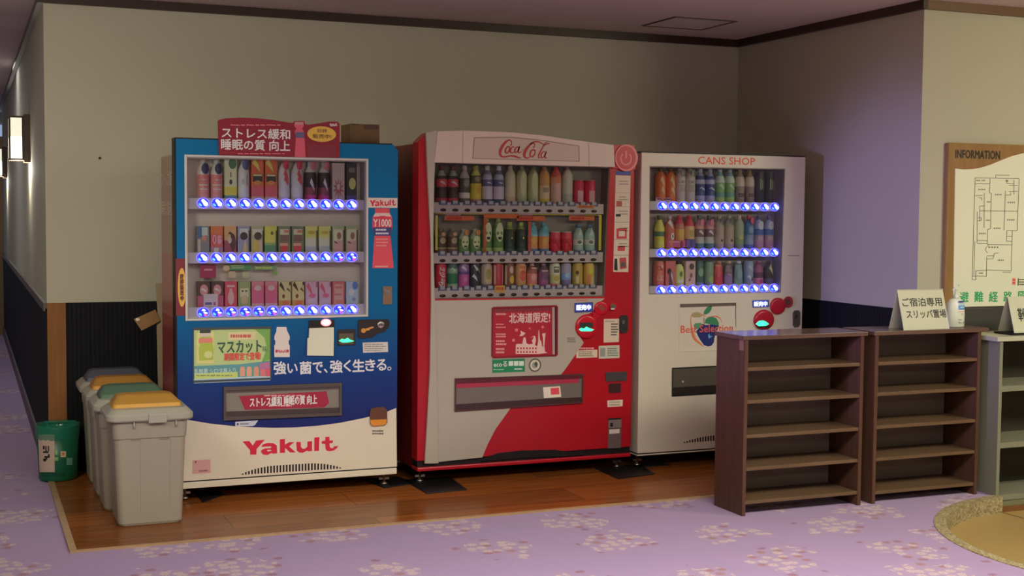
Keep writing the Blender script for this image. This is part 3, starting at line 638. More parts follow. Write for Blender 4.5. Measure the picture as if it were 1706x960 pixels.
ROW['b3'] = [
 dict(d='red cola can with white script', k='can', w=19, cap=(120,96,90), b=[(.97,(140,32,44))], mark='script'),
 dict(d='green can with pale top and foot', k='can', cap=(120,124,112), b=[(.24,(104,124,100)),(.62,(34,80,54)),(.8,(88,112,92)),(.97,(46,70,60))], e=[('d',0,.72,.34,.12,(116,138,116))]),
 dict(d='purple and pink can', k='can', cap=(96,84,96), b=[(.1,(64,54,96)),(.58,(134,62,104)),(.68,(70,52,100)),(.97,(104,78,112))], e=[('s',0,.40,.3,.14,(165,84,124)),('d',-.1,.80,.26,.10,(160,140,150))]),
 dict(d='black can with white swirl', k='can', cap=(110,106,102), b=[(.1,(150,144,136)),(.97,(40,38,44))], e=[('d',-.06,.78,.36,.16,(150,146,132)),('d',-.15,.46,.24,.14,(140,138,132)),('o',.1,.62,.14,.09,(30,28,32))]),
 dict(d='grey coffee can with olive square', k='can', w=22, cap=(112,104,96), b=[(.22,(92,84,80)),(.97,(128,114,104))], e=[('r',.05,.55,.34,.26,(134,124,84)),('o',.05,.58,.28,.2,(112,104,62))]),
 dict(d='dark red coffee can', k='slim', w=17, cap=(124,108,102), b=[(.14,(82,72,66)),(.97,(128,34,44))], e=[('r',-.38,.55,.07,.36,(140,122,112)),('r',.38,.55,.07,.36,(140,122,112))]),
 dict(d='brown coffee can with golden picture', k='can', cap=(120,104,84), b=[(.1,(112,60,46)),(.97,(84,52,38))], e=[('o',.1,.38,.22,.16,(156,118,48)),('o',.05,.74,.18,.14,(150,120,104)),('r',-.4,.55,.06,.36,(140,122,104))]),
 dict(d='orange can with big red dot', k='can', w=22, cap=(140,108,82), b=[(.97,(156,112,76))], e=[('o',.05,.52,.30,.22,(165,60,44)),('r',0,.84,.3,.05,(140,84,60))]),
 dict(d='pink-red can with yellow foot', k='pet', cap=(140,120,108), b=[(.18,(156,134,66)),(.6,(150,84,78)),(.9,(112,66,58))], e=[('o',0,.46,.26,.12,(165,110,98)),('r',0,.80,.24,.03,(150,120,104))]),
 dict(d='purple grape bottle', k='pet', cap=(118,96,108), b=[(.3,(104,54,88)),(.6,(92,58,80)),(.9,(84,60,70))], e=[('r',0,.70,.3,.03,(140,112,112)),('o',0,.46,.24,.10,(80,56,76))]),
 dict(d='pale green soup can with black mark', k='can', cap=(140,140,118), b=[(.2,(150,86,70)),(.55,(132,136,90)),(.97,(146,148,124))], e=[('r',0,.74,.26,.12,(66,74,56)),('r',0,.78,.2,.03,(150,150,130)),('o',0,.40,.28,.10,(130,112,60))]),
 dict(d='slim blue and grey can', k='slim', w=16, cap=(124,116,112), b=[(.34,(88,80,104)),(.6,(84,104,140)),(.97,(112,106,120))], e=[('o',0,.52,.28,.10,(104,126,160))]),
 dict(d='olive gold coffee can', k='slim', w=17, cap=(130,120,96), b=[(.16,(96,86,56)),(.97,(128,106,50))], e=[('o',-.2,.62,.14,.08,(58,46,30)),('r',-.2,.34,.12,.14,(150,140,104))]),
 dict(d='orange yellow fruit can', k='can', w=21, cap=(150,130,96), b=[(.97,(168,120,54))], e=[('o',-.15,.35,.22,.2,(170,92,56)),('o',.2,.30,.22,.2,(172,132,84)),('o',.05,.70,.26,.12,(176,140,52))])]
ROW['c1'] = [
 dict(n=2, d='bright orange bottle with dark cap', k='tall', cap=(76,50,42), b=[(.12,(140,70,44)),(.9,(172,74,40))], e=[('d',.05,.6,.28,.2,(182,124,96)),('d',.1,.35,.24,.16,(182,124,96))]),
 dict(n=2, d='pale grey-beige bottle with grey tag', k='tall', cap=(130,126,118), b=[(.9,(134,124,118))], e=[('o',.14,.86,.26,.10,(84,84,82)),('r',0,.62,.36,.03,(92,90,78)),('r',0,.44,.34,.10,(120,114,104))]),
 dict(n=2, d='navy and white banded bottle', k='pet', cap=(124,124,136), b=[(.24,(112,108,136)),(.56,(50,54,88)),(.68,(120,118,138)),(.78,(54,58,92)),(.9,(104,106,124))], e=[('d',.08,.42,.36,.06,(140,140,152))]),
 dict(n=2, d='green and white bottle with blue cap', k='pet', cap=(120,130,138), b=[(.2,(112,128,78)),(.34,(76,104,92)),(.6,(92,118,74)),(.78,(132,140,132)),(.9,(84,110,122))], e=[('d',0,.48,.3,.10,(130,146,126))]),
 dict(n=2, d='grey-brown bottle with white shoulder', k='pet', cap=(116,100,80), b=[(.2,(96,80,82)),(.5,(104,90,86)),(.76,(136,124,114)),(.9,(102,88,78))], e=[('r',0,.26,.3,.05,(64,50,52))]),
 dict(n=2, d='black energy can with pale claw mark', k='slim', top=286, cap=(84,82,74), b=[(.96,(34,34,30))], e=[('r',-.14,.62,.035,.16,(120,124,100)),('r',.02,.60,.035,.14,(120,124,100)),('r',.18,.62,.03,.15,(84,96,56))])]
ROW['c2'] = [
 dict(d='yellow bottle with green band', k='flask', cap=(66,72,46), b=[(.1,(70,90,88)),(.42,(150,136,58)),(.55,(62,86,66)),(.9,(144,140,66))], e=[('o',0,.26,.28,.10,(164,146,58))]),
 dict(d='red and white bottle with slanting script', k='pet', cap=(124,118,116), b=[(.3,(140,84,62)),(.9,(138,72,62))], e=[('o',.1,.42,.2,.10,(170,160,140)),('d',-.1,.75,.28,.14,(176,150,140)),('o',.1,.42,.07,.05,(50,36,32))]),
 dict(d='red-topped bottle with orange label', k='canbottle', cap=(140,52,56), b=[(.3,(92,42,44)),(.62,(152,108,64)),(.76,(128,86,72)),(.9,(140,50,52))], e=[('o',0,.5,.3,.12,(160,122,62))]),
 dict(d='red-topped bottle with tan label, navy foot', k='canbottle', cap=(140,52,56), b=[(.12,(86,72,108)),(.34,(50,52,88)),(.70,(146,122,88)),(.9,(144,52,54))], e=[('o',0,.5,.3,.10,(128,112,68))]),
 dict(n=2, d='grey bottle with pink berry top', k='pet', cap=(60,72,66), b=[(.22,(66,84,88)),(.4,(126,126,114)),(.62,(88,68,70)),(.9,(138,98,94))], e=[('o',.1,.80,.26,.10,(165,82,92)),('d',0,.52,.28,.08,(150,134,126))]),
 dict(n=2, d='beige tea bottle with grey tag', k='tall', cap=(120,116,96), b=[(.2,(112,98,104)),(.66,(124,108,96)),(.9,(112,106,86))], e=[('o',.14,.84,.26,.11,(70,72,66)),('o',.05,.30,.12,.04,(54,46,40))]),
 dict(d='pale green bottle with pink tag', k='tall', cap=(150,120,122), b=[(.2,(88,96,96)),(.4,(94,104,70)),(.9,(108,112,94))], e=[('o',.05,.40,.3,.08,(126,126,72))]),
 dict(d='blue bottle with red flower top', k='pet', cap=(150,62,72), b=[(.18,(56,66,124)),(.45,(96,104,124)),(.9,(62,84,108))], e=[('o',.15,.86,.26,.10,(150,58,74)),('o',0,.6,.26,.10,(92,110,130))]),
 dict(n=2, d='blue and white bottle with pink foot', k='pet', cap=(72,74,100), b=[(.3,(126,92,108)),(.45,(112,98,104)),(.62,(52,74,116)),(.9,(112,118,136))], e=[('o',0,.72,.30,.12,(136,140,152)),('r',0,.36,.3,.06,(134,110,116))])]
ROW['c3'] = [
 dict(d='red-orange can with dark lettering', k='can', cap=(130,92,80), b=[(.15,(126,72,92)),(.97,(150,78,66))], e=[('r',0,.74,.34,.07,(120,48,40)),('r',0,.38,.34,.09,(165,110,96)),('o',.1,.80,.1,.06,(176,140,112))]),
 dict(d='red carton with dark bottle picture', k='carton', b=[(.1,(150,58,84)),(1,(140,74,70))], e=[('o',-.15,.62,.22,.12,(44,34,34)),('r',.02,.36,.2,.26,(74,50,54)),('d',.14,.4,.12,.26,(165,140,140))]),
 dict(d='yellow-green bottle with black cap', k='canbottle', cap=(44,40,36), b=[(.2,(136,130,76)),(.9,(142,146,86))], e=[('s',0,.52,.24,.16,(66,84,46)),('r',0,.26,.3,.06,(160,152,124))]),
 dict(d='pinkish carton with brown spots', k='carton', w=17, b=[(1,(146,118,110))], e=[('o',.1,.80,.26,.12,(70,48,46)),('s',.05,.46,.22,.14,(86,58,52)),('o',-.1,.30,.1,.05,(80,58,52))]),
 dict(d='dark green can with pale disc', k='can', cap=(74,80,76), b=[(.2,(80,86,108)),(.97,(52,66,60))], e=[('o',.02,.58,.28,.16,(94,116,96))]),
 dict(d='pale green can with dark cap', k='can', cap=(64,74,58), b=[(.2,(84,92,104)),(.97,(88,102,80))], e=[('o',.05,.3,.26,.14,(112,120,62))]),
 dict(d='red jelly pouch with peach cap', k='pouch', cap=(150,96,74), b=[(.55,(140,44,54)),(.74,(146,54,52)),(1,(156,92,72))], e=[('o',-.1,.5,.2,.14,(165,64,70))]),
 dict(d='purple jelly pouch with tan cap', k='pouch', cap=(146,126,100), b=[(.16,(136,84,104)),(.5,(96,74,104)),(1,(82,66,72))], e=[('d',0,.46,.3,.08,(120,92,120))]),
 dict(d='grey-teal pouch with white spout', k='pouch', cap=(140,142,142), b=[(1,(84,100,100))], e=[('o',0,.5,.3,.2,(92,110,108))]),
 dict(d='grey-blue can with white swirls', k='can', cap=(112,116,124), b=[(1,(100,106,120))], e=[('d',0,.72,.3,.14,(136,138,146)),('d',-.05,.34,.3,.14,(150,150,152)),('o',.16,.30,.14,.08,(56,54,62))]),
 dict(d='magenta bottle with pink label', k='pet', cap=(120,60,92), b=[(.34,(150,76,104)),(.56,(70,44,56)),(.9,(112,58,78))], e=[('o',.05,.22,.2,.09,(120,36,66))]),
 dict(d='black bottle with gold leaf', k='pet', cap=(40,34,38), b=[(.3,(64,54,76)),(.9,(44,38,36))], e=[('d',.05,.66,.26,.22,(156,142,98))])]

# ================================================================== vending machines
def feet(root, x0, x1, zb, plates):
    for i, fx in enumerate((x0+0.045, x1-0.045)):
        for fy in (YF+0.09, YF+0.52):
            mb = MB(); mb.lathe([(0.022, 0.012), (0.022, 0.02), (0.008, 0.024), (0.008, zb+0.01)], STEEL, fx, fy, 0, 14)
            mb.box(fx-0.028, fx+0.028, fy-0.006, fy+0.006, 0.036, 0.048, STEEL)
            mb.build('levelling_foot', root)
    for pts, lab in plates:
        mb = MB(); mb.slab(pts, 0.0062, 0.0118, BLACK); cx, cy = sum(p[0] for p in pts)/4, sum(p[1] for p in pts)/4
        setp(mb.build('foot_plate', org=(cx, cy, 0.006), bevel=0.002), lab, 'floor plate', 'black plates under the machine feet')
def case(root, poly, M, depth=0.0945, name='display_case'):
    cx = sum(p[0] for p in poly)/4; cz = sum(p[1] for p in poly)/4; c = 0.005
    ins = lambda d: [(p[0]+(d if p[0] < cx else -d), p[1]+(d if p[1] < cz else -d)) for p in poly]
    mb = MB(); mb.prism(ins(0.0005), YF+0.004, YF+depth, M, [ins(c)]); mb.prism(ins(0.001), YF+depth, YF+depth+0.004, M)
    return mb.build(name, root)
def shelf_board(root, x0, x1, zt, zb, M, depth=0.0935):
    mb = MB(); mb.box(x0+0.006, x1-0.006, YF+0.022, YF+depth, zt-0.021, zt-0.015, M); mb.box(x0+0.006, x1-0.006, YF+0.016, YF+0.024, zb, zt, M)
    return mb.build('display_shelf', root)
def cols(a, b, n): return [a+(b-a)*i/(n-1) for i in range(n)]
def led_proto(root, u, v, ru, rv, soldout, name='selection_button'):
    y = YF+0.016; mb = MB()
    cx, cz = P(u, v, y); rx = P(u+ru, v, y)[0]-cx; rz = cz-P(u, v+rv, y)[1]
    mb.edisc(cx, cz, rx*1.13, rz*1.16, y, 0.0015, LED_RING, 20)
    mb.edisc(cx, cz, rx, rz, y-0.0015, 0.003, LED_BLUE, 20, 0.004)
    f = lambda pts: [(cx+rx*a, cz+rz*b) for a, b in pts]
    cy = f([(-.82,-.05),(-.55,-.1),(-.30,-.45),(-.32,-.72),(-.62,-.62),(-.85,-.4)])
    if soldout:
        mb.prism(f([(-.35,.42),(-.15,.80),(.2,.75),(.38,.42),(.1,.28)]), y-0.0098, y-0.009, LED_WHITE)
        mb.prism(f([(-.05,.05),(.2,.15),(.75,-.05),(.70,-.32),(.2,-.28)]), y-0.0098, y-0.009, LED_WHITE)
        mb.prism(f([(.05,-.35),(.5,-.38),(.62,-.62),(.3,-.85),(.05,-.7)]), y-0.0098, y-0.009, LED_PINK)
    else:
        mb.prism(f([(-.42,.55),(-.20,.82),(.10,.78),(.40,.45),(.78,.05),(.80,-.45),(.45,-.72),(.10,-.55),(-.05,-.1),(-.2,.15)]), y-0.0098, y-0.009, LED_WHITE)
    mb.prism(cy, y-0.0098, y-0.009, LED_CYAN)
    return mb.build(name, root), (cx, cz)
def led_rows(root, rows, n, ru, rv, sold=()):
    a, ca = led_proto(root, *rows[0][0], ru, rv, False); b = None; first = True
    for r, (p0, p1) in enumerate(rows):
        zs = (P(*p0, YF+0.016)[1]+P(*p1, YF+0.016)[1])/2; xa = P(*p0, YF+0.016)[0]; xb = P(*p1, YF+0.016)[0]
        for i in range(n):
            x = xa+(xb-xa)*i/(n-1)
            if (r, i) in sold:
                if b is None: b, cb = led_proto(root, *p0, ru, rv, True); o = b
                else: o = b.copy(); COL.objects.link(o); o.parent = root
                o.location = (x-cb[0], 0, zs-cb[1])
            else:
                if first: o = a; first = False
                else: o = a.copy(); COL.objects.link(o); o.parent = root
                o.location = (x-ca[0], 0, zs-ca[1])
def strip(root, x0, x1, rows, vt, vb, M, uc):
    out = []
    for (p0, p1), t, b in zip(rows, vt, vb):
        zt, zb = P(uc, t, YF+0.016)[1], P(uc, b, YF+0.016)[1]; shelf_board(root, x0, x1, zt, zb, M); out.append(zt-0.015)
    return out
def vents(mb, u0, u1, vb0, vb1, hmax, n, M, y, lean=0.3):
    """arched row of upright slots"""
    for i in range(n):
        f = i/(n-1); u = u0+(u1-u0)*f; b = vb0+(vb1-vb0)*f; h = hmax*min(1, (1-abs(2*f-1)**3)*1.05)
        if h < 0.6: continue
        w = (u1-u0)/n*0.27; mb.pix([(u-w, b), (u+w, b), (u+w, b-h), (u-w, b-h+0.4)], y, 0.0008, M)
INW = mt(138, 129, 120, 0.5, 3.6)
ROWN = ('top', 'middle', 'bottom')

# ---------------------------------------------------------------- 1: blue and white
X0, X1, ZB, ZT = 0.969, 2.1146, 0.079, 1.83
t = thing('vending_machine', 'blue and white drink vending machine, leftmost, with red sign on top', 'vending machine', ((X0+X1)/2, YF+0.3, 0), 'drink vending machines'); VM = t
mb = MB(); mb.box(X0+0.008, X1-0.008, YF+0.10, 7.28, ZB, 1.763, mt(126, 112, 98, 0.4)); mb.build('cabinet', t, bevel=0.006)
# poster film on the machine's left flank
mb = MB(); xs = X0+0.007
for (ya, yb, za, zb2, M) in ((6.80, 7.26, 1.25, 1.755, mt(112, 90, 76, 0.35)), (6.80, 7.26, 0.93, 1.25, mt(120, 74, 66, 0.35)), (6.80, 7.26, 0.80, 0.93, mt(96, 40, 40, 0.35)), (6.80, 7.26, 0.20, 0.80, mt(104, 46, 46, 0.35))):
    mb.box(xs-0.0015, xs, ya, yb, za, zb2, M)
poster = mb.build('side_poster', t)
for s, zc, hh in (('ストレス緩和', 1.60, 0.075), ('睡眠の質向上', 1.45, 0.075)):
    mb = MB(); vs, fs = glyphs(s); b = mb.add([(xs-0.0026, 7.25-a*0.44, zc+c*hh) for a, c in vs])
    for f in fs: mb.face([b+i for i in f], mt(160, 146, 130, 0.5))
    mb.build('lettering', poster)
ox0, ox1 = P(312, 400)[0], P(609.5, 400)[0]; oz1, oz0 = P(460, 265)[1], P(460, 527.5)[1]
zd = P(480, 790)[1]
mb = MB(); mb.prism([(X0, zd), (X1, zd), (X1, ZT-0.03), (X1-0.025, ZT), (X0, ZT)], YF, YF+0.10, M_BLUE, [[(ox0, oz0), (ox1, oz0), (ox1, oz1), (ox0, oz1)]], BLACK); door = mb.build('door', t)
mb = MB(); mb.box(X0-.002, X1-.03, YF+.002, YF+.1, ZT, ZT+.007, BLACK); mb.box(X0-.006, X0, YF+.006, YF+.1, zd, ZT+.007, BLACK); mb.build('door_gasket', t)
mb = MB(); mb.box(X0, X1, YF, YF+0.10, ZB, zd-0.008, WHITE); mb.build('base_panel', t, bevel=0.003)
mb = MB(); mb.box(X0+0.006, X1-0.006, YF+0.012, YF+0.1, zd-0.01, zd+0.002, BLACK); mb.build('gap_seal', t)
zl = zd
mb = MB(); xa, za = P(292, 697); low = [(X0, zl), (X1, zl)]+[P(u, v) for u, v in ((660,680),(640,688),(605,697),(565,705),(530,709.5),(490,712.5),(455,713),(420,712),(392,710.5),(350,706))]+[(X0, P(295, 697)[1])]
mb.prism(low, YF-0.0012, YF, WHITE); mb.build('white_lower_panel', t)
mb = MB(); wordmark(mb, lambda a, b: P(380+a/8.53, 700+b/8.53), YF-0.0012, mt(150, 24, 46, 0.4)); mb.build('wordmark', t)
mb = MB(); vents(mb, 399, 572, 791.5, 780.5, 12, 34, BLACK, YF-0.0012); mb.build('vent_grille', t)
case(t, [(ox0, oz1), (ox1, oz1), (ox1, oz0), (ox0, oz0)], INW)
mb = MB(); w = 0.012
for a in ((ox0-w, ox0, oz0-w, oz1+w), (ox1, ox1+w, oz0-w, oz1+w), (ox0, ox1, oz1, oz1+w), (ox0, ox1, oz0-w, oz0)): mb.box(a[0], a[1], YF-0.006, YF+0.012, a[2], a[3], mt(140, 138, 132, 0.35))
mb.build('window_frame', t, bevel=0.002)
R1 = [((338.5, 338.4), (586, 340.8)), ((337.5, 428.5), (586, 429)), ((338.6, 520.4), (586.3, 515.6))]
zz = strip(t, ox0, ox1, R1, (331.5, 420, 509.5), (349.5, 438, 526.5), mt(138, 130, 128, 0.45, 2.8), 462)
led_rows(t, R1, 12, 9.2, 7.6, {(1, 10), (1, 11), (2, 0), (2, 1), (2, 2), (2, 3), (2, 4), (2, 5), (2, 10)})
for k, (vt, vb) in enumerate(((264, 331), (377, 420), (469, 509))):
    us = cols(R1[k][0][0], R1[k][1][0]-2.0, 12)
    row(ROW['a%d' % (k+1)], us, vt, vb, YF+0.0585, f'{ROWN[k]} row of blue machine', zz[k], f'drinks on the {ROWN[k]} row of the blue machine')
mb = MB(); mb.box(ox0+0.001, ox1-0.001, YF+0.0, YF+0.003, oz0+0.001, oz1-0.001, M_GLASS); mb.build('window_pane', t)
# little cards hanging inside the window
yc = YF+0.05
mb = MB(); mb.rect(333, 441, 360, 463, yc, 0.001, mt(122, 40, 66, 0.5)); mb.rect(340, 448, 354, 451, yc-.001, .0006, mt(160,110,110)); mb.build('promotion_card', t)
mb = MB(); mb.rect(374, 441, 419, 450, yc, 0.001, mt(70, 116, 78, 0.5)); mb.disc(377, 447, 5.5, 5, yc-.001, .0008, mt(160, 138, 110)); mb.rect(381, 452, 392, 463, yc, .001, mt(165,140,112)); mb.rect(404, 453, 414, 463, yc, .001, mt(146,146,118)); bars(mb, 385, 441.5, 408, 448, yc-.001, mt(160,170,120), 2, .4, 3); mb.build('promotion_card', t)
mb = MB(); mb.rect(424, 443, 461, 450, yc, 0.001, mt(90, 122, 84, 0.5)); mb.disc(458, 455, 4.5, 3.5, yc-.001, .001, mt(96, 132, 62)); bars(mb, 426, 444, 458, 449, yc-.001, mt(150,172,80), 1, .6, 5); mb.build('promotion_card', t)
mb = MB(); mb.rect(339, 490, 363, 511, YF+0.03, 0.001, mt(150, 140, 140, 0.5)); mb.rect(341.5, 504, 353, 508, YF+.029, .0006, mt(70,62,110)); mb.rect(355.5, 503.5, 359.5, 508.5, YF+.029, .0006, mt(140,50,90)); mb.build('promotion_card', t)
# red topper sign
mb = MB(); SG = 0.012
mb.pix([(364.2,258.5),(564.7,263),(565,207),(561.5,203),(546,203),(530.5,205.6),(513,208),(507.3,207),(506,201.8),(490.5,201.8),(487,205),(479,204.3),(453.2,199.8),(427.4,197.2),(401.6,196.3),(375.8,197.2),(365,199.6),(362.5,202)], YF, SG, mt(112, 22, 36, 0.5, 1.9)); sg = mb.build('topper_sign', t)
LT = mt(178, 160, 152, 0.5); y = YF-SG
mb = MB(); text(mb, 'ストレス緩和', 369, 212, 483.5, 233, y, LT, .025); text(mb, '睡眠の質 向上', 368, 231, 483.5, 252.5, y, LT, .025)
bars(mb, 384, 206, 472, 211, y, mt(160, 90, 90), 1, .4, 8); bars(mb, 396, 254, 484, 258, y, mt(160, 90, 90), 1, .4, 9); mb.build('lettering', sg)
mb = MB(); mb.disc(536, 223.5, 24, 13, y, .001, mt(172, 128, 52)); text(mb, '好評', 528, 214.5, 545, 221.5, y-.001, mt(70, 34, 26), .02); text(mb, '販売中!', 521, 223, 552, 231.5, y-.001, mt(70, 34, 26), .02); word_rect(mb, 549, 205.5, 562, 210.5, y, LT); mb.rect(513, 240, 560, 262, y, .0008, mt(92, 28, 36)); mb.build('oval_badge', sg)
mb = MB(); mb.pix([(491,203),(506,203),(506,210),(503,214),(506,219),(507,228),(509,262),(491,261.5),(493,228),(491,219),(494,214),(490,210)], y, .0012, mt(150, 62, 74)); mb.rect(492.5, 220, 507, 230, y-.0012, .0006, mt(66, 66, 92)); mb.rect(492, 203, 505, 208, y-.0012, .0006, mt(140, 100, 92)); mb.build('bottle_picture', sg)
# dark red side card with yellow oval
mb = MB(); mb.rect(292.5, 431, 311.5, 526, YF, .001, mt(86, 28, 30)); sc = mb.build('side_card', t)
mb = MB(); mb.disc(303, 479, 7, 32.5, YF-.001, .001, mt(176, 124, 54)); text(mb, '好\n評\n販\n売\n中', 299.2, 456, 306.8, 502, YF-.002, mt(74, 36, 26), .02); mb.build('oval_badge', sc)
# name board and printed bottle on the right edge
mb = MB(); mb.rect(612, 329.5, 662, 346.5, YF, .0012, mt(160, 148, 138)); word_rect(mb, 616, 333, 660, 343.5, YF-.0012, mt(150, 30, 46)); mb.build('name_board', t)
mb = MB(); S8 = lambda q: [(605+a/6.86, 320+b/6.86) for a, b in q]
mb.pix(S8([(135,186),(300,186),(300,235),(330,290),(335,400),(312,505),(350,870),(105,870),(128,505),(105,400),(108,290),(140,240)]), YF, .001, mt(170, 52, 62))
mb.pix(S8([(140,240),(298,240),(322,280),(112,280)]), YF-.001, .0005, mt(165, 138, 130)); mb.disc(605+222/6.86, 320+338/6.86, 16, 9.6, YF-.001, .0008, mt(150, 40, 50)); text(mb, 'Y1000', 622, 365, 652, 378, YF-.0018, LT, .02)
mb.pix(S8([(108,405),(330,405),(316,500),(126,500)]), YF-.001, .0008, mt(40, 40, 76)); bars(mb, 626, 380, 649, 392, YF-.0018, mt(150, 146, 160), 2, .5, 2)
bars(mb, 627, 396, 648, 412, YF-.001, mt(180, 110, 96), 3, .4, 4); bars(mb, 625, 442, 651, 446, YF-.001, mt(185, 130, 116), 1, .5, 6); mb.build('bottle_banner', t)
# advertisement panel in a shallow frame
ya = YF
mb = MB(); mb.pix([(321,546),(452,544),(452,632.5),(321,638)], ya, .004, mt(46, 54, 56, .4), [[(323,550),(450,548),(450,629),(323,634)]]); mb.build('poster_frame', t)
mb = MB(); mb.pix([(323,550),(450,548),(450,601),(400,607),(323,610)], ya, .001, mt(132, 146, 96)); mb.pix([(323,610),(400,607),(450,601),(450,629),(323,634)], ya, .001, mt(66, 110, 112))
mb.pix([(425,549),(450,548),(450,600),(436,603),(445,580),(440,562)], ya-.001, .0004, mt(84, 122, 58)); po = mb.build('poster', t)
y = ya-.0014; mb = MB()
mb.pix([(328,555),(356,553),(356,605),(328,606)], y, .0005, mt(160, 152, 96)); mb.pix([(333,552),(351,552),(351,560),(355,568),(354,574),(356,580),(355,600),(332,601),(331,580),(333,574),(331,568),(334,560)], y-.0005, .0005, mt(122, 136, 52))
mb.rect(333, 550.5, 351, 555, y-.001, .0005, mt(40, 42, 34)); mb.rect(333, 555, 351, 561, y-.001, .0005, mt(150, 144, 128)); mb.rect(331, 564, 354, 571, y-.001, .0005, mt(165, 96, 84)); mb.disc(347, 591, 7, 6, y-.001, .0005, mt(146, 152, 96)); mb.build('bottle_picture', po)
mb = MB(); text(mb, 'マスカット', 362, 568.5, 436, 587.5, y-.001, mt(34, 62, 44), .03); text(mb, '味', 437, 576.5, 445.5, 586.5, y-.001, mt(70, 96, 62), .02); text(mb, '期間限定で登場!', 373, 588.5, 435, 599.5, y-.001, mt(158, 52, 50), .03)
mb.rect(380, 554, 426, 565.5, y, .0006, mt(165, 148, 112)); bars(mb, 384, 557, 421, 563, y-.0006, mt(140, 70, 56), 1, .8, 4)
text(mb, '乳酸菌 シロタ株入り', 323.5, 615, 393, 621.5, y, mt(140, 160, 150), .01); mb.rect(324, 622.5, 396, 629, y, .0006, mt(140, 152, 84)); bars(mb, 327, 624, 392, 628, y-.0006, mt(96, 110, 66), 1, .5, 7); mb.rect(323, 631.3, 450, 633.8, y, .0005, mt(130, 150, 160)); mb.build('lettering', po)
mb = MB()
for u, c in ((404, (165, 116, 96)), (415, (165, 122, 98)), (427, (165, 110, 90)), (438, (165, 84, 88)), (447, (150, 66, 76))): mb.pix([(u-3, 611), (u+3, 611), (u+4.5, 617), (u+4, 627), (u-4, 627.5), (u-4.5, 617)], y-.0002*(u-400)/10, .0006, mt(*c))
mb.pix([(432,606),(449,603),(449,614),(432,616)], y-.0016, .0005, mt(130, 84, 110)); mb.build('bottle_row_picture', po)
# bottle-shaped white sticker, slogan
mb = MB(); mb.pix([(310+a/8.98, 540+b/8.98) for a, b in ((1355,45),(1500,45),(1515,110),(1550,180),(1550,230),(1535,250),(1535,300),(1550,320),(1550,495),(1320,495),(1320,320),(1335,300),(1335,250),(1320,230),(1322,180),(1350,110))], YF, .0012, mt(158, 150, 142))
RB = mt(140, 40, 52); y = YF-.0012; mb.disc(460.8, 585.3, 2.2, 2.7, y, .0005, RB); mb.disc(479, 585, 2.2, 2.7, y, .0005, RB); word_rect(mb, 463, 583, 477, 588, y, RB); mb.build('bottle_sticker', t)
mb = MB(); SL = mt(168, 166, 158, .45)
for s, a, b_, c, d in (('強', 455.5, 602.5, 477, 624), ('い', 478.5, 606, 496, 621.5), ('菌', 499, 602.5, 519, 623.5), ('で、', 520.5, 603.5, 546, 621.5), ('強', 549.5, 600.5, 571, 621.5), ('く', 572, 600, 585, 619.5), ('生', 587, 599, 607.5, 619.5), ('き', 608, 599, 625.5, 618), ('る', 627, 599, 644, 617.5), ('。', 645, 611, 652, 617.5)): text(mb, s, a, b_, c, d, YF, SL, .035)
mb.build('slogan_lettering', t)
# paper flap over the note slot, red lamp, green display, coin plate, lock
mb = MB(); mb.rect(514, 534, 557, 548, YF, .004, BLACK); mb.build('note_slot', t)
mb = MB(); mb.pix([(515,547),(556,545.5),(556,560),(555.5,593),(511.5,592.5),(512,563.5),(514.5,563)], YF-.012, .002, PAPER); mb.build('paper_flap', t)
mb = MB(); mb.disc(543, 537.5, 8.5, 6, YF-.004, .006, LED_RED, 16, .006); mb.disc(543.5, 537.5, 5.5, 3.4, YF-.0155, .0012, LED_CORE, 16); mb.build('red_lamp', t)
mb = MB(); mb.pix([(562,549.5),(592,548.5),(592,575),(562,576)], YF, .005, DARK); mb.rect(565, 556, 588.5, 573, YF-.005, .0008, mt(70, 64, 50, .2))
mb.pix([(564.5,568),(570,564.5),(574,566),(579,563),(583,566),(590,568.5),(583,570),(571,571)], YF-.0058, .0012, LED_GREEN); mb.build('credit_display', t)
mb = MB(); S7 = lambda q: [(490+a/8, 520+b/8) for a, b in q]
mb.pix(S7([(850,112),(870,102),(1250,95),(1270,140),(1260,200),(1200,265),(1100,290),(1040,340),(870,355),(845,330)]), YF, .006, mt(30, 24, 20, .35)); cp = mb.build('coin_plate', t)
y = YF-.006; GO = mt(150, 104, 46, .4); mb = MB(); mb.disc(605.6, 551, 4, 4, y, .001, GO); mb.pix(S7([(940,225),(1040,195),(1062,195),(1055,212),(1010,228),(1000,245),(945,250)]), y, .0012, GO); mb.build('coin_arrow', cp)
mb = MB(); mb.disc(634.5, 541.5, 6.2, 6.2, y, .004, STEEL, 20, .002); mb.rect(631, 540.7, 638, 542.2, y-.0062, .0008, BLACK); mb.build('coin_slot', cp)
mb = MB(); mb.pix([(604,571),(646,570),(646.5,586.5),(605,588)], YF, .001, mt(150, 146, 138)); bars(mb, 607, 572, 643, 586, YF-.001, mt(90, 90, 88), 4, .3, 5); mb.build('notice_sticker', t)
mb = MB(); mb.rect(637.5, 477.5, 652.5, 507, YF, .006, mt(104, 84, 66, .35, 2.6, .6)); mb.disc(645, 486, 5, 5, YF-.006, .005, STEEL, 16); mb.build('door_lock', t)
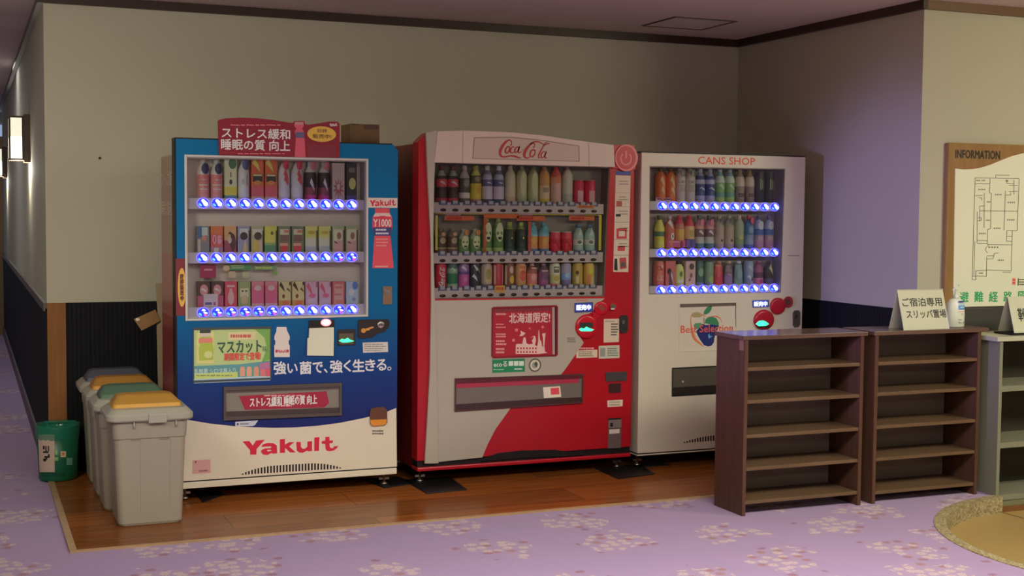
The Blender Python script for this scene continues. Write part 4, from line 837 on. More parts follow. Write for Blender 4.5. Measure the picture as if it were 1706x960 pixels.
# delivery flap
mb = MB(); mb.pix([(372,644.5),(568.5,637.5),(568.5,692),(372,700.5)], YF-.0012, .012, mt(58, 50, 46, .4), [[(376,651),(565,644),(565,687),(376,694)]]); mb.build('delivery_frame', t)
mb = MB(); mb.pix([(376,651),(565,644),(565,687),(376,694)], YF-.0012, .003, mt(92, 88, 78, .25)); fl = mb.build('delivery_flap', t)
mb = MB(); mb.pix([(376,686),(565,679),(565,687),(376,694)], YF-.0042, .002, mt(48, 38, 36, .4)); mb.pix([(376,651),(565,644),(565,648),(376,655)], YF-.0042, .003, mt(60, 50, 48, .4)); mb.build('flap_lip', fl)
mb = MB(); mb.pix([(398,660),(544,652),(548,672),(540,679),(408,683)], YF-.0042, .001, mt(116, 26, 40, .25)); text(mb, 'ストレス緩和 睡眠の質 向上', 416, 662.5, 528.5, 673.5, YF-.0052, LT, .03); bars(mb, 448, 674.5, 498, 678, YF-.0052, mt(165,120,120), 1, .5, 2); bars(mb, 440, 657.5, 510, 661, YF-.0052, mt(165,120,120), 1, .4, 12); mb.build('flap_sticker', fl)
mb = MB(); mb.pix([(392,703),(430,700.5),(425,708),(421,710),(392,711)], YF-.0012, .001, mt(140, 142, 150)); mb.disc(396, 707, 1.6, 1.7, YF-.0022, .0005, DARK); bars(mb, 400, 704, 415, 709, YF-.0022, mt(80,80,90), 1, .4, 1); mb.build('white_tab', t)
mb = MB(); mb.pix([(615.5,686),(618,680.5),(626,678.5),(638,678),(644,682),(644.5,704),(640,708.5),(621,710),(616.5,706)], YF-.0012, .010, mt(70, 42, 26, .3)); rc = mb.build('coin_return', t)
mb = MB(); mb.pix([(616.5,700),(644,698.5),(643.5,705),(639,708.5),(622,710),(617.5,706)], YF-.0112, .004, mt(165, 100, 30, .3)); mb.build('return_lip', rc)
mb = MB(); bars(mb, 620, 716, 640, 725, YF-.0012, mt(60, 56, 52), 2, .5, 4); mb.build('small_print', t)
mb = MB(); mb.pix([(320.5,767),(350.5,765.5),(350.5,788),(320.5,790)], YF-.0012, .0008, mt(150, 112, 108)); mb.disc(326, 770, 1.3, 1.3, YF-.002, .0005, DARK); mb.rect(331, 784, 346, 785.3, YF-.002, .0005, mt(110, 70, 70)); mb.build('pink_sticker', t)
feet(t, X0, X1, ZB, [([G(325, 822, .006), G(366, 819, .006), G(372, 826, .006), G(338, 838, .006)], 'black floor plate under the left foot of the blue machine'), ([G(604, 800, .006), G(664, 795, .006), G(690, 807, .006), G(640, 814, .006)], 'black floor plate under the right foot of the blue machine')])

WHC = mt(140, 132, 119, 0.4, 1.95)
# ---------------------------------------------------------------- 2: red and white
X0, X1, ZB = 2.228, 3.520, 0.082
t = thing('vending_machine', 'red and white drink vending machine, middle one, with arched white header', 'vending machine', ((X0+X1)/2, YF+0.3, 0), 'drink vending machines')
mb = MB(); mb.box(X0+0.008, X1-0.008, YF+0.10, 7.28, ZB, 1.845, mt(84, 18, 22, .35)); mb.build('cabinet', t, bevel=0.006)
zd = P(870, 757)[1]; hole = [P(*q) for q in ((722,270),(1016,279),(1007,494),(721.5,498.5))]
mb = MB(); mb.prism([(X0, zd), (X1, zd), (X1, 1.845), (X0+.05, 1.90), (X0, 1.85)], YF, YF+0.10, RED, [hole]); mb.build('door', t, bevel=0.004)
mb = MB(); mb.box(X0, X1, YF-.004, YF+0.10, ZB, zd-0.035, RED); mb.build('base_panel', t, bevel=0.006)
mb = MB(); mb.box(X0+.004, X1-.004, YF+.012, YF+.1, zd-.04, zd+.01, BLACK); mb.build('gap_seal', t)
mb = MB(); mb.pix([(706,772),(729,771.5),(726.6,620),(723,500),(720,400),(722,300),(727,216),(708,221),(711,300),(716,400),(716.5,500),(714.5,620)], YF, .018, WHC); mb.build('white_edge_strip', t, bevel=.003)
mb = MB(); mb.pix([(713,771.5),(803,762),(812,740),(825,715),(850,680),(880,662),(920,640),(940,617),(972,571),(965,560),(960,545),(968,530),(985,520),(1000,503),(1007,497),(719,501)], YF, .005, WHC); mb.build('white_front_panel', t)
mb = MB(); mb.pix([(803,765),(830,755),(870,750.5),(925,749.5),(950,753.5),(975,757),(975,759),(870,763),(803,768)], YF, .0012, BLACK); mb.build('vent_opening', t)
# header
mb = MB(); mb.pix([(721,271),(727,219),(770,217.5),(850,220.5),(900,225.5),(950,233),(1020,242),(1022,279)], YF, .022, mt(148, 134, 122, .35), ); hd = mb.build('header', t, bevel=.003)
y = YF-.022
mb = MB(); o_ = [(789.5,229),(850,228),(905,233.5),(965,243),(965.5,269.5),(787,264.5)]; i_ = [(790.7,230.2),(850,229.2),(905,234.7),(964,244),(964.4,268.5),(788.2,263.6)]
mb.pix(o_, y, .0012, mt(90, 78, 68), [i_]); mb.pix([(980,238),(980.8,238),(982,277),(981.2,277)], y, .0008, mt(100, 88, 78)); mb.pix([(771,219),(771.7,219),(771,273),(770.3,273)], y, .0008, mt(104, 92, 82)); mb.build('panel_line', hd)
mb = MB(); mb.pix(i_, y, .0006, mt(140, 126, 112, .25)); mb.build('sign_pane', hd)
mb = MB(); script(mb, lambda a, b: (lambda q: Vector((q[0], y-.0014, q[1])))(P(780+a/8.53, 220+b/8.53, y)), mt(120, 34, 34, .4)); mb.build('script_lettering', hd)
# power badge
mb = MB(); mb.pix([(1019,241.5),(1056,242),(1058,283),(1020,281)], YF, .010, RED); bd = mb.build('badge_block', t)
y = YF-.010; PKR = mt(165, 92, 92, .4)
mb = MB(); mb.disc(1043, 263, 19, 22.5, y, .006, PKR, 28); mb.disc(1043, 263, 16, 19.5, y-.006, .001, mt(140, 42, 48, .4), 28)
for k in range(20):
    a0, a1 = math.radians(40+280*k/20), math.radians(40+280*(k+1)/20)
    mb.pix([(1043+r*math.cos(a), 264.5+r*1.15*math.sin(a)) for r, a in ((10, a0-math.pi/2+math.radians(-0)), (7.6, a0-math.pi/2), (7.6, a1-math.pi/2), (10, a1-math.pi/2))], y-.007, .0008, PKR)
mb.rect(1041.6, 251, 1044.4, 264, y-.007, .0008, PKR); mb.build('power_emblem', bd)
# display
GRY = mt(98, 92, 84, .5, 2.6)
ix0, ix1 = min(hole[3][0], hole[0][0])-.001, hole[2][0]+.001; iz0, iz1 = hole[2][1]-.02, hole[0][1]+.02
case(t, hole, GRY)
R2 = [((738, 350), (989.5, 352)), ((737, 434), (988.5, 433)), ((737, 492.5), (987.4, 489))]
zz = strip(t, ix0, ix1, R2, (338.5, 421, 478), (356, 438, 497), mt(146, 134, 130, .45, 2.4), 865)
# selection buttons and price tags
bt = tg = None
for k, (p0, p1) in enumerate(R2):
    yq = YF+.016; xa = P(*p0, yq)[0]; xb = P(*p1, yq)[0]; zc = (P(*p0, yq)[1]+P(*p1, yq)[1])/2
    for i in range(14):
        x = xa+(xb-xa)*i/13
        if bt is None:
            mb = MB(); mb.edisc(x, zc, .0205, .0105, yq, .003, mt(150, 140, 136, .3)); mb.edisc(x, zc, .0185, .0088, yq-.003, .001, mt(40, 26, 24, .25), 20, .003); bt = mb.build('selection_button', t); cb = (x, zc)
            mb = MB(); z1 = zc+.0385; mb.box(x-.0245, x+.0245, yq-.0025, yq, z1-.0115, z1+.0125, mt(48, 52, 80, .4)); mb.box(x-.013, x+.013, yq-.0032, yq-.0025, z1-.004, z1+.0125, mt(128, 128, 126, .4)); mb.box(x-.02, x+.02, yq-.0031, yq-.0025, z1-.0085, z1-.0055, mt(96, 100, 120)); tg = mb.build('price_tag', t); continue
        for q in (bt, tg):
            c = q.copy(); COL.objects.link(c); c.parent = t; c.location = (x-cb[0], 0, zc-cb[1])
mb = MB(); yq = YF+.012
mb.rect(962, 342, 990, 347, yq, .001, mt(165, 100, 50)); bars(mb, 965, 342.5, 988, 346.5, yq-.001, mt(140, 50, 40), 1, .6, 3); mb.build('offer_tag', t)
mb = MB(); mb.rect(824.5, 476, 841, 487, yq, .001, mt(176, 124, 52)); bars(mb, 826, 478, 840, 484, yq-.001, mt(150, 60, 40), 1, .8, 3); mb.build('offer_tag', t)
for k, (vt, vb) in enumerate(((276, 339), (381, 421), (438, 478))):
    us = cols(R2[k][0][0]-3.0, R2[k][1][0]-7.0, 14)
    row(ROW['b%d' % (k+1)], us, vt, vb, YF+0.0585, f'{ROWN[k]} row of red machine', zz[k], f'drinks on the {ROWN[k]} row of the red machine')
# yellow frame and orange promotion cards in the middle row
yq = YF+.032; YE = mt(158, 146, 52, .45); ORN = mt(164, 76, 34, .45)
mb = MB(); mb.rect(725.5, 355.5, 1001.5, 359, yq, .001, YE); mb.rect(725.5, 359, 729, 417, yq, .001, YE); mb.rect(998, 359, 1001.5, 417, yq, .001, YE); mb.build('promotion_frame', t)
for a, b_, c, d in ((741, 360, 790, 367.5), (861, 360, 908, 368), (948, 360, 990, 367.5)):
    mb = MB(); mb.rect(a, b_, c, d, yq-.001, .001, ORN); bars(mb, a+3, b_+1, (a+c)/2+6, d-1, yq-.002, mt(140, 30, 30), 1, .8, 4); mb.rect(a+2, b_-6, a+26, b_-1, yq-.001, .001, mt(150, 112, 112)); mb.build('promotion_card', t)
mb = MB(); mb.rect(806, 357, 864, 364, yq-.001, .001, ORN); mb.rect(806, 364, 811, 420, yq-.001, .001, mt(150, 62, 40)); mb.build('promotion_card', t)
mb = MB(); mb.rect(880, 369, 884.5, 420, yq-.001, .001, mt(142, 60, 42)); mb.build('promotion_card', t)
gp = [P(u, v, YF+.001) for u, v in ((722,270.5),(1015.5,279.5),(1006.5,493.5),(722,498))]
mb = MB(); mb.prism(gp, YF, YF+.003, M_GLASS); mb.build('window_pane', t)
# payment cluster
RDC = mt(138, 16, 28, .25); y = YF-.005
mb = MB(); mb.pix([(957,505),(987.5,503.5),(987.5,519.5),(957,521)], y, .004, mt(40, 48, 100, .3)); lc = mb.build('sales_display', t)
mb = MB(); mb.pix([(959,507.5),(985.5,506.5),(985.5,516.5),(959,518)], y-.004, .0006, LCD_DK); text(mb, '販売中', 960, 508, 984.5, 517, y-.0048, LCD, .06); mb.build('lit_lettering', lc)
mb = MB(); mb.disc(976.5, 544, 19, 20.5, YF, .012, RDC, 28, .003); mb.disc(1001, 513.5, 12, 11.5, YF, .011, RDC, 24, .002); mb.disc(1021, 511, 6.5, 6.8, YF, .010, RDC, 20); mb.pix([(985,522),(993,518),(1004,524),(990,532)], YF, .009, RDC); pc = mb.build('payment_discs', t)
mb = MB(); mb.disc(1021.3, 511, 4.4, 4.8, YF-.010, .003, STEEL, 16); mb.rect(1018, 514, 1024, 516, YF-.0132, .001, mt(180,150,140)); mb.build('coin_slot', pc); mb = MB(); mb.pix([(994,510),(1003,508),(1009,515),(1003,519)], YF-.0132, .001, mt(104, 40, 36)); mb.build('disc_mark', pc)
mb = MB(); mb.rect(966, 538, 988, 546, YF-.0148, .001, mt(40, 44, 38, .2)); mb.pix([(964.5,549),(968,546.5),(973,547.5),(977,544.5),(982,547),(989.5,549.5),(985,552),(968,552)], YF-.0158, .0012, LED_GREEN); mb.build('credit_display', pc)
mb = MB(); mb.pix([(1031.5,528),(1035,525.5),(1042,525),(1045,528),(1045,551),(1041,555),(1035,555),(1032,552)], YF, .010, DARK); mb.disc(1038.3, 536.5, 2.6, 3.6, YF-.010, .003, STEEL, 14); mb.build('door_lock', t)
CRM = mt(150, 138, 118, .5)
mb = MB(); mb.pix([(1006,531.5),(1031.5,531),(1031,570),(1005.5,571)], YF, .001, CRM); bars(mb, 1018, 538, 1030, 560, YF-.001, mt(60, 56, 50), 5, .5, 8); bars(mb, 1008, 533, 1029, 538, YF-.001, mt(120, 110, 96), 1, .4, 2); mb.build('notice_sticker', t)
mb = MB(); mb.rect(960, 584, 995, 595.5, YF, .001, CRM); bars(mb, 964, 585, 990, 594.5, YF-.001, mt(90, 80, 66), 3, .45, 9); mb.build('notice_sticker', t)
mb = MB(); mb.pix([(997.5,576.5),(1032,575),(1032,596.5),(997.5,598)], YF, .001, mt(140, 136, 120)); bars(mb, 1012, 579, 1030, 594, YF-.001, mt(70, 84, 80), 4, .5, 11); mb.rect(1000, 580, 1008, 594, YF-.001, .0006, mt(100, 104, 96)); mb.build('notice_sticker', t)
mb = MB(); bars(mb, 964, 578, 991, 583, YF, mt(176, 110, 110), 1, .5, 3); mb.build('small_print', t); mb = MB(); bars(mb, 945, 562, 961, 571, y, mt(70, 64, 56), 3, .5, 6); mb.build('small_print', t); mb = MB(); bars(mb, 960, 498.5, 985, 502, y, mt(150, 60, 60), 1, .4, 2); mb.build('small_print', t)
# how-to-use strip
mb = MB(); mb.pix([(1025.5,292),(1050.5,293),(1046.5,453.5),(1021.5,453)], YF, .0015, mt(150, 138, 118, .5)); st = mb.build('guide_strip', t)
mb = MB(); mb.pix([(1025.5,285),(1050.5,286),(1050.5,292),(1025.5,291)], YF, .0015, mt(44, 58, 104)); y2 = YF-.0015
for k, v in enumerate((321, 344, 370, 399, 425)): mb.rect(1024-k*.6, v, 1049-k*.6, v+.8, y2, .0005, mt(100, 92, 80))
for v, s in ((300, 1), (326, 2), (350, 3), (378, 4), (404, 5)): bars(mb, 1031, v, 1047, v+9, y2, mt(104, 96, 84), 2, .4, s)
mb.rect(1027, 335, 1036, 344, y2, .0006, mt(120, 50, 46)); mb.rect(1026, 357, 1034, 361, y2, .0006, BLACK); mb.pix([(1027,381),(1044,380),(1044,398),(1027,398)], y2, .0006, mt(138, 40, 44)); mb.rect(1031, 385, 1041, 394, y2-.0006, .0006, CRM); mb.rect(1029, 410, 1041, 418, y2, .0006, mt(138, 40, 44)); mb.pix([(1024,431),(1028,431),(1029,451),(1023,450)], y2, .0006, BLACK); mb.pix([(1032,430),(1043,429),(1044,447),(1033,449)], y2, .0006, mt(130, 40, 44)); mb.rect(1034, 437, 1042, 445, y2-.0006, .0006, mt(60, 56, 50)); mb.build('guide_pictures', st)
# poster window
y = YF-.005
mb = MB(); mb.pix([(819,514),(822,511.5),(926,508.5),(929,511),(928.5,591),(926,593.5),(821,597),(818.5,594)], y, .006, mt(92, 18, 26, .3), [[(821.5,514.5),(926.5,511.5),(926,590.5),(821,594)]]); mb.build('poster_frame', t)
mb = MB(); mb.pix([(821.5,514.5),(926.5,511.5),(926,590.5),(821,594)], y, .001, mt(136, 26, 40, .35, 2.0)); mb.pix([(919.5,512),(923.5,512),(924,590.5),(920,590.7)], y-.001, .004, mt(124, 106, 104, .3)); mb.pix([(923.5,511.6),(926.5,511.5),(926,590.5),(924,590.5)], y-.001, .0015, mt(40, 16, 18)); mb.pix([(821.5,514.5),(926.5,511.5),(926.5,517),(821.5,521)], y-.001, .0008, mt(88, 24, 30)); po = mb.build('poster', t)
y3 = y-.0018; LP = mt(178, 132, 124, .5)
mb = MB(); text(mb, '北海道限定!', 848, 521.5, 916.5, 537.5, y3, LP, .03)
for u, v, r in ((860.5, 550, 3.6), (855.5, 567, 3.4), (882.5, 547.5, 2), (904, 545, 3)): mb.pix([(u+r*(1 if k % 2 else .55)*math.cos(k*math.pi/6), v+r*(1 if k % 2 else .55)*math.sin(k*math.pi/6)) for k in range(12)], y3, .0005, mt(160, 84, 84))
mb.pix([(865,560),(868,556),(867,551),(871,553),(875.5,555),(873,558),(870,560)], y3, .0005, LP)
mb.pix([(859,590),(859.5,574),(863,573),(870,573.5),(872,563.5),(874,561.5),(876,564),(877,572),(881,574),(888,573),(886,568),(890,561),(883,563),(890,559.5),(892,561),(893,568),(891,575),(895,577),(896.5,569),(897,552),(898,549),(899.5,565),(902,570),(903,577),(905,578),(904.5,563),(903,556),(909,555),(908,562),(907,577),(908,586),(912,588),(898,590)], y3, .0005, LP)
for k in range(7):
    mb.rect(861.5+k*5, 579, 864+k*5, 582, y3-.0005, .0005, mt(136, 30, 42)); mb.rect(861.5+k*5, 585, 864+k*5, 588, y3-.0005, .0005, mt(136, 30, 42))
for v, h, s in ((521, 5, 1), (539, 3, 2), (544, 3, 3), (555, 8, 4), (566, 10, 5), (579, 11, 6)): bars(mb, 826, v, 843.5, v+h, y3, mt(165, 104, 100), 2 if h > 6 else 1, .6, s)
mb.build('poster_print', po)
mb = MB(); mb.pix([(820,599.5),(874.5,597.5),(874.5,619.5),(820,621.5)], y, .001, mt(20, 92, 58, .4)); es = mb.build('green_eco_sticker', t)
mb = MB(); text(mb, 'ecoる', 822.5, 603, 845, 611, y-.001, LT, .02)
for k in range(3): mb.rect(847.5+k*8.8, 602, 855+k*8.8, 609.5, y-.001, .0006, mt(150, 160, 146))
bars(mb, 822, 614, 845, 618, y-.001, mt(100, 150, 120), 1, .4, 2); bars(mb, 857, 613, 871, 617, y-.001, mt(160, 170, 160), 1, .5, 4); mb.build('lettering', es)
mb = MB(); mb.disc(891.3, 608.5, 10.3, 11.3, y, .001, mt(50, 56, 48), 24); mb.disc(891.3, 608.5, 8.2, 9, y-.001, .0006, mt(146, 140, 124), 24); mb.disc(891, 608.5, 4.6, 5.2, y-.0016, .0006, mt(104, 104, 92), 18); mb.pix([(893,602),(896,606),(894,613),(890,607)], y-.0022, .0005, mt(46, 52, 46)); mb.build('round_sticker', t)
# delivery flap
mb = MB(); mb.pix([(757.5,630.5),(971.5,623),(970.5,671.5),(757,686)], y, .008, mt(56, 30, 30, .4), [[(759.5,633),(969.5,625.5),(968.5,669.5),(759,683.5)]]); mb.build('delivery_frame', t)
mb = MB(); mb.pix([(759.5,633),(969.5,625.5),(968.5,669.5),(759,683.5)], y, .002, mt(78, 72, 66, .2)); fl = mb.build('delivery_flap', t)
mb = MB(); mb.pix([(759.5,640),(964,631),(964,638),(759.5,647)], y-.002, .001, mt(120, 34, 50, .3)); mb.pix([(759.5,633),(969.5,625.5),(969,631),(759.5,640)], y-.002, .0015, mt(66, 22, 28, .3)); mb.pix([(759,674),(905,664.5),(968.5,662),(968.5,669.5),(759,683.5)], y-.002, .001, mt(42, 26, 26, .3)); mb.build('flap_lip', fl)
mb = MB(); mb.pix([(904.5,645.5),(933,643.5),(935,661.5),(906,663.5)], y-.003, .001, mt(168, 150, 136)); mb.pix([(917,647),(931,646),(932,657),(918,658)], y-.004, .0005, mt(160, 50, 58)); mb.build('flap_sticker', fl)
# note slot, coin return
y = YF
mb = MB(); mb.pix([(1008,620.5),(1044,619),(1043,634.5),(1009,636)], y, .006, mt(46, 42, 44, .35)); mb.build('note_slot', t)
mb = MB(); mb.pix([(1014,641),(1017,639),(1034,638.5),(1034,654),(1014.5,655)], y, .004, mt(40, 22, 22, .35)); mb.build('coin_return', t)
mb = MB(); mb.pix([(1011.5,667.5),(1037.5,666),(1037,677),(1012,678.5)], y, .001, mt(150, 140, 124)); bars(mb, 1015, 668, 1034, 677, y-.001, mt(110, 100, 90), 2, .4, 3); mb.build('notice_sticker', t)
mb = MB(); mb.pix([(1013,698),(1035,697),(1034,746.5),(1012.5,747.5)], y, .003, mt(70, 60, 58, .35)); mb.rect(1013.5, 700, 1034.5, 712, y-.003, .004, mt(110, 102, 98, .3, 2.6, .5)); mb.rect(1017, 705, 1021, 711, y-.007, .001, BLACK); mb.rect(1015, 716, 1032, 722, y-.003, .001, mt(150, 140, 128)); mb.rect(1013.5, 697.5, 1034.5, 700, y-.003, .003, BLACK); mb.build('service_box', t)
feet(t, X0, X1, ZB, [([G(672, 801, .006), G(750, 796, .006), G(778, 817, .006), G(711, 823.5, .006)], 'black floor plate under the left foot of the red machine'), ([G(990, 781, .006), G(1068, 776, .006), G(1091, 791, .006), G(1030, 799, .006)], 'large black floor plate under the right foot of the red machine')])

# ---------------------------------------------------------------- 3: all white
X0, X1, ZB, ZT = 3.5635, 4.675, 0.082, 1.826
t = thing('vending_machine', 'all-white drink vending machine, rightmost, partly behind the brown shelf', 'vending machine', ((X0+X1)/2, YF+0.3, 0), 'drink vending machines')
WH3 = mt(150, 143, 127, .4)
mb = MB(); mb.box(X0+0.008, X1-0.008, YF+0.10, 7.28, ZB, 1.78, WH3); mb.build('cabinet', t, bevel=0.006)
hole = [P(*q) for q in ((1082.5,277),(1308,281.5),(1301,488),(1081,491))]; zd = P(1120, 752)[1]
mb = MB(); mb.prism([(X0, zd), (X1, zd), (X1, ZT), (X0, ZT)], YF, YF+0.10, WH3, [hole]); mb.build('door', t, bevel=0.003)
mb = MB(); mb.box(X0, X1, YF+.004, YF+0.11, ZT, ZT+.007, BLACK); mb.build('top_trim', t)
mb = MB(); mb.box(X0, X1, YF, YF+0.10, ZB, zd-0.008, WHITE); mb.build('base_panel', t, bevel=0.003)
mb = MB(); mb.box(X0+.006, X1-.006, YF+.012, YF+.1, zd-.01, zd+.002, BLACK); mb.build('gap_seal', t)
mb = MB(); text(mb, 'CANS SHOP', 1163, 260.5, 1258, 275.5, YF, mt(158, 58, 40), .02); mb.build('title_lettering', t)
ix0, ix1 = hole[3][0]-.001, hole[1][0]+.001; iz0, iz1 = hole[2][1]-.012, hole[0][1]+.012
case(t, hole, mt(112, 102, 96, .5, 2.8))
R3 = [((1103.5, 343.6), (1290.5, 344.4)), ((1102, 421), (1289.5, 421)), ((1101, 482.4), (1289, 480.3))]
zz = strip(t, ix0, P(1294, 400)[0]+.012, R3, (336.5, 414.5, 475), (351, 428, 489), mt(138, 130, 128, .45, 2.8), 1196)
led_rows(t, R3, 12, 7.2, 6.4)
mb = MB(); jx = P(1296, 400, YF+.05)[0]; mb.box(jx, jx+.006, YF+.03, YF+.094, iz0+.01, iz1-.01, mt(112, 102, 96, .5, 2.6)); mb.build('inner_partition', t)
for k, (vt, vb) in enumerate(((280, 337), (359, 415), (435, 475))):
    us = cols(R3[k][0][0]-4.0, R3[k][1][0]-10.0, 12)
    row(ROW['c%d' % (k+1)], us, vt, vb, YF+0.0585, f'{ROWN[k]} row of white machine', zz[k], f'drinks on the {ROWN[k]} row of the white machine')
gp = [P(u, v, YF+.001) for u, v in ((1083,277.5),(1307.5,282),(1300.5,487.5),(1081.5,490.5))]
mb = MB(); mb.prism(gp, YF, YF+.003, M_GLASS); mb.build('window_pane', t)
mb = MB(); mb.rect(1092.5, 329.5, 1119, 335.5, YF+.03, .001, mt(150, 124, 150)); mb.rect(1094, 330.5, 1119, 333, YF+.029, .0006, mt(70, 26, 50)); mb.build('offer_tag', t)
mb = MB(); mb.rect(1112, 400, 1142, 412, YF+.03, .001, mt(140, 56, 84)); bars(mb, 1114, 401, 1140, 405, YF+.029, mt(170,120,110), 1, .5, 3); mb.build('promotion_card', t)
mb = MB(); mb.rect(1143, 400, 1158, 412, YF+.03, .001, mt(84, 58, 104)); mb.build('promotion_card', t)
# recess with emblem; shadow under its top edge painted as a dark strip
mb = MB(); mb.pix([(1131,505),(1227.5,503),(1227.5,583),(1131,586)], YF, .003, WH3, [[(1132.5,506.5),(1226,504.5),(1226,582),(1132.5,585)]]); mb.pix([(1132,506),(1226.5,504),(1226.5,509.5),(1132,512.5)], YF, .0012, mt(70, 60, 52)); mb.pix([(1225,504),(1226.8,504),(1226.8,545),(1225.4,545)], YF, .0012, mt(50, 44, 40)); mb.build('panel_rim_and_shade', t)
E5 = lambda q: [(1120+a/7.58, 490+b/7.58) for a, b in q]
mb = MB(); GN = mt(42, 92, 62, .45); y = YF
mb.pix(E5([(395,262),(400,220),(440,165),(500,143),(495,190),(470,235),(430,258)]), y, .0012, GN)
mb.pix(E5([(245,275),(260,240),(300,227),(340,235),(395,268),(360,290),(300,297),(260,292)]), y, .0012, mt(118, 110, 72))
mb.pix(E5([(410,370),(420,320),(460,285),(510,285),(560,310),(588,365),(585,400),(500,385)]), y, .0012, GN)
mb.pix(E5([(270,395),(290,370),(360,365),(380,400),(320,440),(285,455)]), y, .0012, mt(60, 104, 70))
mb.pix(E5([(300,470),(330,440),(380,375),(420,395),(500,380),(580,365),(590,400),(560,470),(530,560),(525,610),(490,655),(450,662),(400,645),(360,590),(330,540)]), y, .0009, mt(22, 28, 74, .4))
mb.pix(E5([(450,520),(470,500),(475,530),(510,530),(480,550),(460,565)]), y, .0014, mt(70, 120, 140))
OG = mt(160, 84, 46)
fm = lambda a, b: (lambda q: Vector((q[0], y-.0016, q[1])))(P(1120+a/7.58, 490+b/7.58))
ribbon(mb, [(250,250,6),(232,310,8),(236,380,12),(250,470,26),(280,560,34),(330,610,22),(395,665,5)], fm, OG); ribbon(mb, [(440,300,4),(500,282,8),(560,285,16),(605,310,8),(625,360,3)], fm, OG); ribbon(mb, [(320,235,4),(380,262,10),(425,290,5)], fm, OG); ribbon(mb, [(400,300,8),(398,345,8),(405,385,8)], fm, mt(70, 60, 56)); mb.build('apple_emblem', t)
mb = MB(); text(mb, 'Best Selection', 1134, 542.5, 1221, 552.5, YF-.0016, mt(165, 66, 54), .02); mb.build('emblem_lettering', t)
mb = MB(); mb.rect(1312, 425.7, 1332, 426.6, YF, .0006, mt(80, 72, 66)); mb.build('seam_line', t)
mb = MB(); mb.pix([(1253.5,500.5),(1280.5,499.5),(1280.5,511.5),(1253.5,512.5)], YF, .004, mt(36, 52, 96, .3)); lc = mb.build('sales_display', t)
mb = MB(); mb.rect(1255, 501, 1279, 511, YF-.004, .0006, LCD_DK); text(mb, '販売中', 1256, 502.5, 1278.5, 510.5, YF-.0048, LCD, .06); mb.build('lit_lettering', lc)
mb = MB(); mb.disc(1271.7, 533, 16.5, 17, YF, .012, mt(124, 20, 32, .25), 28, .003); mb.disc(1295, 510, 12.5, 14, YF, .011, mt(124, 20, 32, .25), 24, .002); mb.disc(1312.3, 503.2, 7.4, 9.5, YF, .010, mt(112, 34, 40, .25), 20); pc = mb.build('payment_discs', t)
mb = MB(); mb.disc(1312.3, 503.2, 4.2, 5.4, YF-.010, .002, mt(66, 34, 32, .3), 16); mb.pix([(1311,504),(1315,502),(1315,505),(1312,506)], YF-.012, .001, STEEL); mb.build('coin_slot', pc)
mb = MB(); mb.pix([(1259,540),(1264,535),(1271,534),(1276,536),(1281,540),(1276,543),(1264,543.5)], YF-.0148, .0012, LED_GREEN); mb.rect(1262, 543.5, 1282, 546, YF-.0148, .0008, BLACK); mb.build('credit_display', pc)
mb = MB(); mb.pix([(1320.5,521),(1323,517.5),(1329.5,517),(1332,520.5),(1332,541),(1329,545),(1323,545.5),(1320.5,542)], YF, .008, mt(56, 52, 46, .35)); mb.disc(1326, 527, 2.5, 3.5, YF-.008, .004, STEEL, 14); mb.build('door_lock', t)
mb = MB(); mb.pix([(1119.5,613),(1262,606),(1262,652),(1119,661)], YF, .004, BLACK, [[(1121,615),(1260,608),(1260,650),(1120.5,659)]]); mb.build('delivery_frame', t)
mb = MB(); mb.pix([(1121,615),(1260,608),(1260,650),(1120.5,659)], YF, .002, mt(60, 56, 48, .25)); fl = mb.build('delivery_flap', t)
mb = MB(); mb.pix([(1120.7,646),(1260,637.5),(1260,650),(1120.5,659)], YF-.002, .002, mt(24, 20, 20, .4)); mb.disc(1137.5, 636, 1.6, 2, YF-.002, .002, mt(120, 112, 100)); mb.build('flap_lip', fl)
mb = MB(); vents(mb, 1136, 1290, 738.5, 727, 9, 36, BLACK, YF); mb.build('vent_grille', t)
feet(t, X0, X1, ZB, [([G(1040, 776, .006), G(1100, 771, .006), G(1118, 775.5, .006), G(1062, 779.5, .006)], 'black floor plate under the left foot of the white machine')])

# ================================================================== shoe shelves
def shoe_shelf(label, x0, x1, u, vs, top_x1, tape=False):
    y0, y1, zt = 5.48, 5.742, 0.889
    t = thing('shoe_shelf', label, 'shelf', ((x0+x1)/2, (y0+y1)/2, 0), 'brown shoe shelves')
    for xa in (x0, x1-0.02):
        mb = MB(); mb.box(xa, xa+0.02, y0, y1, 0, zt-0.02, M_SHELFV); sp = mb.build('side_panel', t, bevel=0.001)
        if tape and xa == x0:
            mb = MB(); mb.prism([(0,0),(1,0),(1,1),(0,1)], 0, 0, M_SHELFV) if False else None
            za, zb = P(1236, 585, y0)[1], P(1236, 566, y0)[1]
            mb.box(x0-0.0012, x0, y0+0.012, y0+0.05, za, zb, mt(92, 66, 52, .5)); mb.build('tape', sp)
    for v in vs:
        z = P(u, v, y0)[1]; mb = MB(); mb.box(x0+0.02, x1-0.02, y0+0.004, y1-0.012, z-0.0085, z+0.0085, M_SHELFH); mb.build('shelf_board', t, bevel=0.001)
    mb = MB(); mb.box(x0+0.02, x1-0.02, y1-0.012, y1-0.006, P(u, vs[-1], y0)[1], zt-0.02, M_SHELFB); mb.build('back_panel', t)
    mb = MB(); mb.box(x0-0.012, top_x1, y0-0.004, y1+0.004, zt-0.02, zt, M_TOP); mb.build('top_board', t, bevel=0.0015)
M_TOP = wood_mat('worn_walnut_top', (0.11, 0.062, 0.042), (0.17, 0.10, 0.07), 'X', 0.16)
shoe_shelf('dark brown empty shoe shelf with five boards, left of two', 3.503, 4.210, 1246, (616, 670.5, 728, 782.5, 838), 4.230, True)
